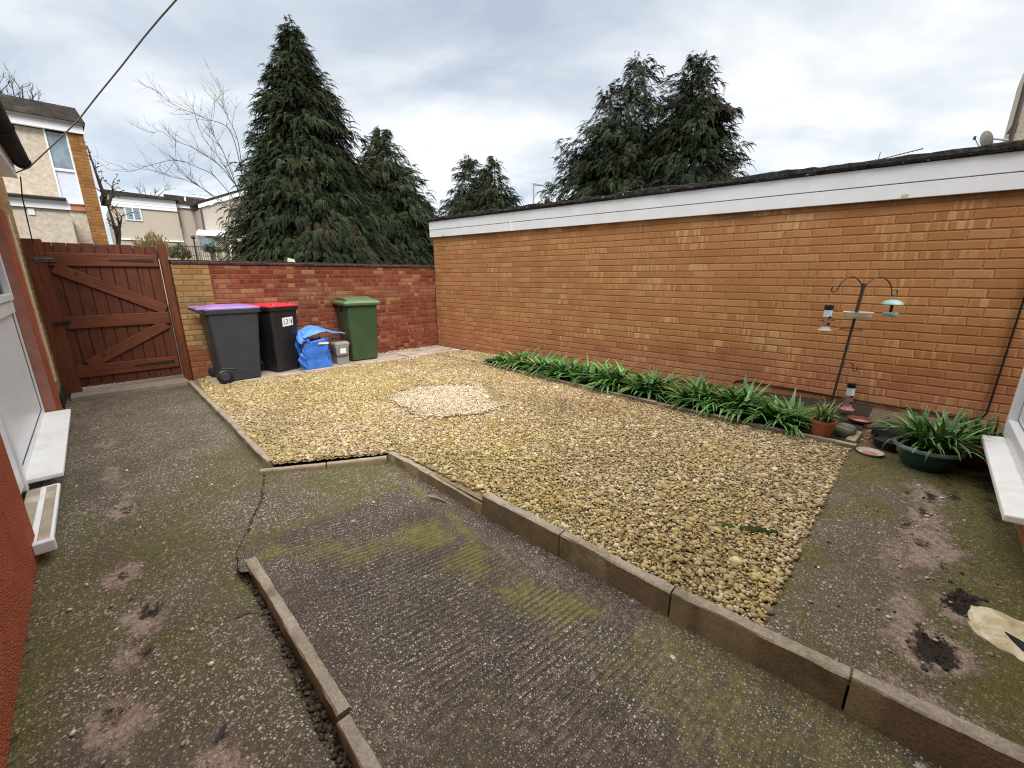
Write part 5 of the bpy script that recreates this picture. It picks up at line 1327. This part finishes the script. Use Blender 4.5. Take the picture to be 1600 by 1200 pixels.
def bare(loc, branches, label, seed, r0=.03, twl=.7, name='bare_tree', n_tw=9, leaf=None, depth=2, mat=None):
    """branches: world polylines; side twigs grown off each"""
    rd = random.Random(seed); t = empty(name, loc, 0, label, 'tree')
    L = Vector(loc); m = MB(); lv = []
    def twig(p, d, ln, rad, dep):
        pts = [p]; dv = d.normalized(); q = Vector(p)
        for k_ in range(5):
            dv = (dv+Vector((rd.gauss(0,.16),rd.gauss(0,.16),rd.gauss(.04,.16)))).normalized(); q = q+dv*ln/5; pts.append(q.copy())
        m.tube(pts, [rad*(1-.8*i/5) for i in range(6)], 4, caps=False)
        if leaf: lv.extend([pts[rd.randint(2,5)] for _ in range(2)])
        if dep > 0:
            for k_ in range(3):
                i = rd.randint(1,4); ang = Vector((rd.gauss(0,1),rd.gauss(0,1),rd.gauss(0,1))).normalized()
                twig(pts[i], (dv*1.1+ang*.75), ln*rd.uniform(.4,.65), rad*.6, dep-1)
    for br_ in branches:
        P_ = [Vector(p)-L for p in br_]
        out = []
        for i in range(len(P_)-1):
            p0 = P_[max(i-1,0)]; p1 = P_[i]; p2 = P_[i+1]; p3 = P_[min(i+2,len(P_)-1)]
            for k_ in range(5):
                s = k_/5; out.append(.5*((2*p1)+(p2-p0)*s+(2*p0-5*p1+4*p2-p3)*s*s+(3*p1-p0-3*p2+p3)*s**3))
        out.append(P_[-1]); N = len(out)
        m.tube(out, [r0*(1-.86*i/(N-1)) for i in range(N)], 6)
        for k_ in range(n_tw):
            i = rd.randint(max(1,N//6), N-2); d = (out[i+1]-out[i-1]).normalized()
            ang = Vector((rd.gauss(0,1),rd.gauss(0,1),rd.gauss(0.25,1))).normalized()
            twig(out[i], d*1.1+ang*.8, twl*rd.uniform(.4,1.1), r0*.35*(1-.6*i/N)+.002, depth-1)
    m.build('branches', mat or M['twig'], t)
    if leaf:
        V = []; F = []; C = []; rr_ = np.random.default_rng(seed)
        for p in lv:
            for k_ in range(2):
                c = np.array(p)+rr_.normal(0,.05,3); a_, b_ = rr_.normal(0,1,3), rr_.normal(0,1,3)
                a_ = a_/np.linalg.norm(a_)*leaf; b_ = b_/np.linalg.norm(b_)*leaf*.7; n0 = len(V)
                V += [c-a_, c+b_, c+a_, c-b_]; F.append((n0,n0+1,n0+2,n0+3)); C += [(.05,.04,.03,1)]*4
        np_obj('leaves', np.array(V), np.array(F), M['leaf'], t, np.array(C))
    return t
BR = [
[(3.6,13.6,-.3),(3.55,13.6,1.6),(3.4,13.5,3.0),(3.29,13.5,3.4)],
[(3.4,13.5,3.0),(2.86,13.7,3.93),(2.51,13.8,4.16),(2.09,13.9,4.28),(1.59,14.1,4.12),(1.16,14.2,3.92),(.77,14.3,3.95)],
[(3.28,13.5,3.65),(3.02,13.6,4.17),(2.52,13.5,4.5),(2.08,13.4,4.61),(1.81,13.4,4.76),(1.57,13.3,4.55)],
[(3.4,13.5,3.9),(3.33,13.7,5.14),(2.83,13.8,5.35),(2.29,13.9,5.52),(1.89,14.0,5.83)],
[(3.38,13.5,3.82),(3.34,13.2,4.82),(3.12,13.1,5.46),(3.07,13.,5.96)],
[(3.34,13.5,3.5),(3.07,14.,4.47),(2.8,14.3,5.08),(2.73,14.4,5.83)],
[(3.4,13.5,3.0),(2.69,13.2,3.39),(2.18,13.,3.66),(1.73,12.9,3.72),(1.52,12.9,3.79)],
[(3.31,13.5,3.34),(3.01,13.3,4.49),(2.8,13.2,4.99),(2.97,13.2,5.65)],
[(3.25,13.5,2.93),(2.68,13.8,3.54),(2.14,14.,4.14),(2.19,14.,4.82)]]
bare((3.6,13.6,GZ), BR, 'bare branched tree spreading out left of the tallest conifer', 5, .012, .7, n_tw=13, depth=2)
BL = [[(.98,22,-.3),(1.0,22,2.),(1.07,22,3.0),(1.02,22,4.0),(.95,22.1,4.8),(.88,22,5.5)], [(1.02,22,4.0),(1.2,22,4.4),(1.28,21.9,4.7)], [(.98,22,4.3),(.9,21.8,5.0),(.82,21.8,5.9)], [(1.07,22,3.),(1.25,22,3.4),(1.35,22,3.7)], [(1.0,22,2.4),(1.18,22,3.1),(1.22,22,3.9)]]
bare((.98,22,GZ), BL, 'thin tree with a few dark withered leaves beside the house corner', 6, .075, .5, n_tw=8, leaf=.045, depth=1, mat=M['bark'])
B3 = [[(-.8,24,-.3),(-.8,24,5.),(-.7,24,7.),(-.62,24,8.1)],[(-.8,24,6.2),(-.95,24,7.4),(-1.0,24,8.2)],[(-.75,24,6.6),(-.5,24,7.4),(-.40,24,8.0)],[(-.7,24,7.),(-.3,24,7.4),(-.2,24,7.75)]]
bare((-.8,24,GZ), B3, 'bare tree top showing above the roof at the left edge', 7, .05, .7, n_tw=9, depth=2, mat=M['bark'])
B4 = [[(4.6,46,-.3),(4.6,46,6.),(4.5,46,8.6)],[(4.6,46,6.5),(4.1,46,8.1)],[(4.6,46,6.5),(5.2,46,8.2)],[(4.6,46,7.),(5.5,46,8.),(5.9,46,8.4)]]
bare((4.6,46,GZ), B4, 'bare tree top just showing over the far pale house roof', 8, .05, .9, n_tw=9, depth=2)
# shrubs beyond the wall
def shrub(loc, rx, rz_, n, cols, label, seed, s=.09, cat='shrub'):
    r = np.random.default_rng(seed); t = empty('shrub', loc, 0, label, cat)
    d = r.normal(0,1,(n,3)); d /= np.linalg.norm(d,axis=1)[:,None]; d[:,2] = np.abs(d[:,2])
    rad = r.uniform(.45,1.,n)**.6*(.75+.5*vnoise(d[:,0]*3+9, d[:,1]*3+d[:,2]*2, seed))
    P_ = d*rad[:,None]*np.array([rx,rx,rz_]); up = d+np.array([0,0,.9]); up /= np.linalg.norm(up,axis=1)[:,None]
    sd = np.cross(up, r.normal(0,1,(n,3))); sd /= np.linalg.norm(sd,axis=1)[:,None]
    L = s*r.uniform(.7,1.6,n)[:,None]
    V = np.stack([P_-up*L, P_+sd*L*.28, P_+up*L, P_-sd*L*.28],1).reshape(-1,3); F = np.arange(4*n).reshape(n,4)
    C = np.repeat(np.array(cols)[r.integers(0,len(cols),n)]*np.exp(r.normal(0,.2,n))[:,None],4,0)
    np_obj('foliage', V, F, M['leaf'], t, np.concatenate([C,np.ones((4*n,1))],1))
    m = MB()
    for k_ in range(6):
        a = k_*1.05; m.tube([(0,0,-loc[2]+GZ),(.1*rx*math.cos(a),.1*rx*math.sin(a),0),(rx*.6*math.cos(a),rx*.6*math.sin(a),rz_*.6)],[.03,.025,.008],5)
    m.build('stems', M['bark'], t)
    return t
shrub((2.8,30,2.45), .95, 1.15, 1500, [(.26,.20,.08),(.20,.17,.07),(.15,.14,.06),(.32,.24,.12)], 'yellowish winter shrub standing behind the gate top', 31)
shrub((3.75,28.5,2.4), .5, .75, 600, [(.09,.09,.04),(.13,.11,.05),(.06,.07,.03)], 'olive shrub growing against the far railings', 32, .07)
shrub((5.1,28.6,2.75), .35, .5, 350, [(.03,.06,.025),(.05,.08,.03)], 'small green shrub in front of the porch trellis', 33, .06)
shrub((3.1,8.9,1.2), .5, .55, 500, [(.03,.10,.035),(.04,.07,.03)], 'bright green shrub just behind the red wall under the conifer', 34, .05)

# ------------------------------------------------------------------ street lamp, aerial, far house with dish
sl_ = empty('street_lamp', (26,23.6,GZ), 0, 'slim grey street lamp rising over the garage roof between conifers', 'street lamp')
MB().tube([(0,0,0),(0,0,5.),(0,0,8.75)], [.09,.07,.055], 10).build('post', M['steel'], sl_, smooth=True)
MB().hexa([(-.08,.08,8.72),(.62,-.62,8.62),(.72,-.52,8.62),(.08,.12,8.72),(-.06,.06,8.92),(.50,-.50,8.80),(.60,-.42,8.80),(.06,.10,8.92)]).build('lamp_head', M['steel'], sl_, bevel=.03)
ae = empty('tv_aerial', (30,3.35,GZ), 0, 'thin television aerial just above the garage roof edge', 'aerial')
MB().tube([(0,0,0),(0,0,7.7)], .03, 8).build('mast', M['steel'], ae)
bo = MB().tube([(0,.1,7.62),(0,-1.75,7.86)], .022, 6).build('boom', M['iron'], ae)
m_ = []
for i in range(11):
    y = -.15-i*.155; z = 7.62-(y-.1)*.13
    MB().tube([(-.16+.004*i,y,z-.06),(.16-.004*i,y,z+.06)], .016, 4).build('element', M['iron'], bo)
MB().tube([(0,.02,7.36),(0,-.10,7.62),(0,-.14,7.98)], .018, 5).build('reflector', M['iron'], bo)
MB().tube([(0,.30,7.26),(0,.22,7.55)], .02, 5).build('reflector', M['iron'], bo)
fh = empty('house', (22,-.95,GZ), 0, 'pale rendered house corner with grey downpipe at the upper right edge', 'house')
MB().box(0,7,-9,0,0,9.5).build('wall', M['pebbledash'], fh)
MB().tube([(-.06,.07,0),(-.06,.07,9.4)], .06, 10).build('downpipe', M['brown_pipe'], fh, smooth=True)
MB().hexa([(-.10,.0,6.30),(.0,.0,6.30),(.0,.20,6.30),(-.10,.20,6.30),(-.10,.0,6.62),(.0,.0,6.62),(.0,.10,6.62),(-.10,.10,6.62)]).build('gutter_box', M['brown_pipe'], fh)
MB().box(-.4,.1,-9,.35,9.4,9.6).build('roof', M['roof_dark'], fh)
sd_ = empty('satellite_dish', (21.7,-.28,5.80), 0, 'weathered satellite dish on its bracket above the garage roof end', 'satellite dish')
Md = Matrix.Rotation(R(-62),4,'Z') @ Matrix.Rotation(R(70),4,'Y') @ Matrix.Scale(.72,4)
MB().lathe([(.0,0),(.12,.008),(.25,.035),(.36,.075),(.40,.095),(.405,.09),(.36,.062),(.25,.022),(.12,-.006),(.0,-.014)], 28, M=Md, cap0=False, cap1=False).build('dish', M['dish_metal'], sd_, smooth=True)
MB().tube([(0,-.02,0),(.02,-.22,.02),(.22,-.56,-.05)], .03, 8).build('bracket', M['dish_metal'], sd_, smooth=True)
MB().tube([(0,0,-.3),(-.32,.22,.05)], .014, 6).build('feed_arm', M['dish_metal'], sd_, smooth=True)
MB().lathe([(.0,-.05),(.035,-.05),(.035,.05),(.0,.05)], 10, M=Matrix.Translation((-.34,.23,.06))).build('feed_horn', M['iron'], sd_)

# ------------------------------------------------------------------ sky & light
SUN_EL, SUN_AZ = 42., 255.           # azimuth measured from +x towards +y, where the light comes from
sx, sy = math.cos(R(SUN_AZ)), math.sin(R(SUN_AZ))
w = bpy.data.worlds.new('World'); scene.world = w; w.use_nodes = True
nt = w.node_tree
for n in list(nt.nodes): nt.nodes.remove(n)
class WT(NT):
    def __init__(s): s.t = nt; s.L = nt.links.new
q = WT()
out = q.n('ShaderNodeOutputWorld')
sky = q.n('ShaderNodeTexSky', sky_type='NISHITA'); sky.sun_disc = False
sky.sun_elevation = R(SUN_EL); sky.sun_rotation = math.atan2(sx, sy)
sky.air_density = 1.0; sky.dust_density = 2.0
b1 = q.n('ShaderNodeBackground'); q.L(sky.outputs[0], b1.inputs[0]); b1.inputs[1].default_value = .10
tc = q.n('ShaderNodeTexCoord').outputs['Generated']; x, y, z = q.sep(tc)[0:3]
zz_ = q.math('ADD', q.math('MAXIMUM', z, 0.), .22)
pv = q.comb(q.math('DIVIDE', x, zz_), q.math('DIVIDE', y, zz_), 0.)
# stretch the cloud layers across the view
rot = q.n('ShaderNodeVectorRotate', rotation_type='Z_AXIS'); q.put(rot.inputs['Vector'], pv); rot.inputs['Angle'].default_value = R(-38)
sc = q.n('ShaderNodeVectorMath', operation='MULTIPLY'); q.put(sc.inputs[0], rot.outputs[0]); sc.inputs[1].default_value = (1.0,.62,1.)
off_ = q.n('ShaderNodeVectorMath', operation='ADD'); q.put(off_.inputs[0], sc.outputs[0]); off_.inputs[1].default_value = (3.7,1.2,0.)
n1 = q.noise(off_.outputs[0], .95, 4, .5, .25); n2 = q.noise(off_.outputs[0], 2.8, 5, .55, .3)
cl = q.math('ADD', q.math('MULTIPLY', n1, .62), q.math('MULTIPLY', n2, .38))
cc = q.ramp(cl, [(.37, (.34,.385,.45)), (.445, (.43,.47,.525)), (.505, (.53,.56,.595)), (.57, (.67,.68,.685)), (.65, (.84,.835,.82))])
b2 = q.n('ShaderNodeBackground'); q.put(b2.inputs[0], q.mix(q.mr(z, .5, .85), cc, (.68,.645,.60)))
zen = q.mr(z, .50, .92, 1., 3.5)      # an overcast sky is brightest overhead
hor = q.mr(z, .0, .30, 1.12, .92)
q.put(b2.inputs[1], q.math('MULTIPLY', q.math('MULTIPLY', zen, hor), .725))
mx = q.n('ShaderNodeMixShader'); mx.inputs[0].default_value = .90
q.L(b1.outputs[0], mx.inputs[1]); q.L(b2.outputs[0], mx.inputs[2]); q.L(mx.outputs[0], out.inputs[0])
sun = bpy.data.lights.new('sun', 'SUN'); sun.energy = 1.25; sun.angle = R(24); sun.color = (1.,.955,.89)
so = bpy.data.objects.new('sun', sun); COL.objects.link(so)
so.rotation_euler = Vector((sx*math.cos(R(SUN_EL)), sy*math.cos(R(SUN_EL)), math.sin(R(SUN_EL)))).to_track_quat('Z','Y').to_euler()
so.location = (-10,-10,20)

scene.render.engine = 'CYCLES'
scene.cycles.max_bounces = 6; scene.cycles.diffuse_bounces = 3; scene.cycles.glossy_bounces = 3
scene.cycles.use_denoising = True
scene.cycles.denoiser = 'OPENIMAGEDENOISE'
scene.cycles.denoising_input_passes = 'RGB_ALBEDO_NORMAL'
scene.cycles.denoising_prefilter = 'NONE'
scene.cycles.filter_width = 1.1
scene.cycles.use_adaptive_sampling = True
scene.cycles.adaptive_threshold = 0.002
scene.cycles.caustics_reflective = False; scene.cycles.caustics_refractive = False
w.cycles.sampling_method = 'MANUAL'; w.cycles.sample_map_resolution = 512
scene.cycles.sample_clamp_indirect = 6.0
vs = scene.view_settings
vs.view_transform = 'Standard'; vs.look = 'None'; vs.exposure = 1.2; vs.gamma = 1
vs.use_curve_mapping = False
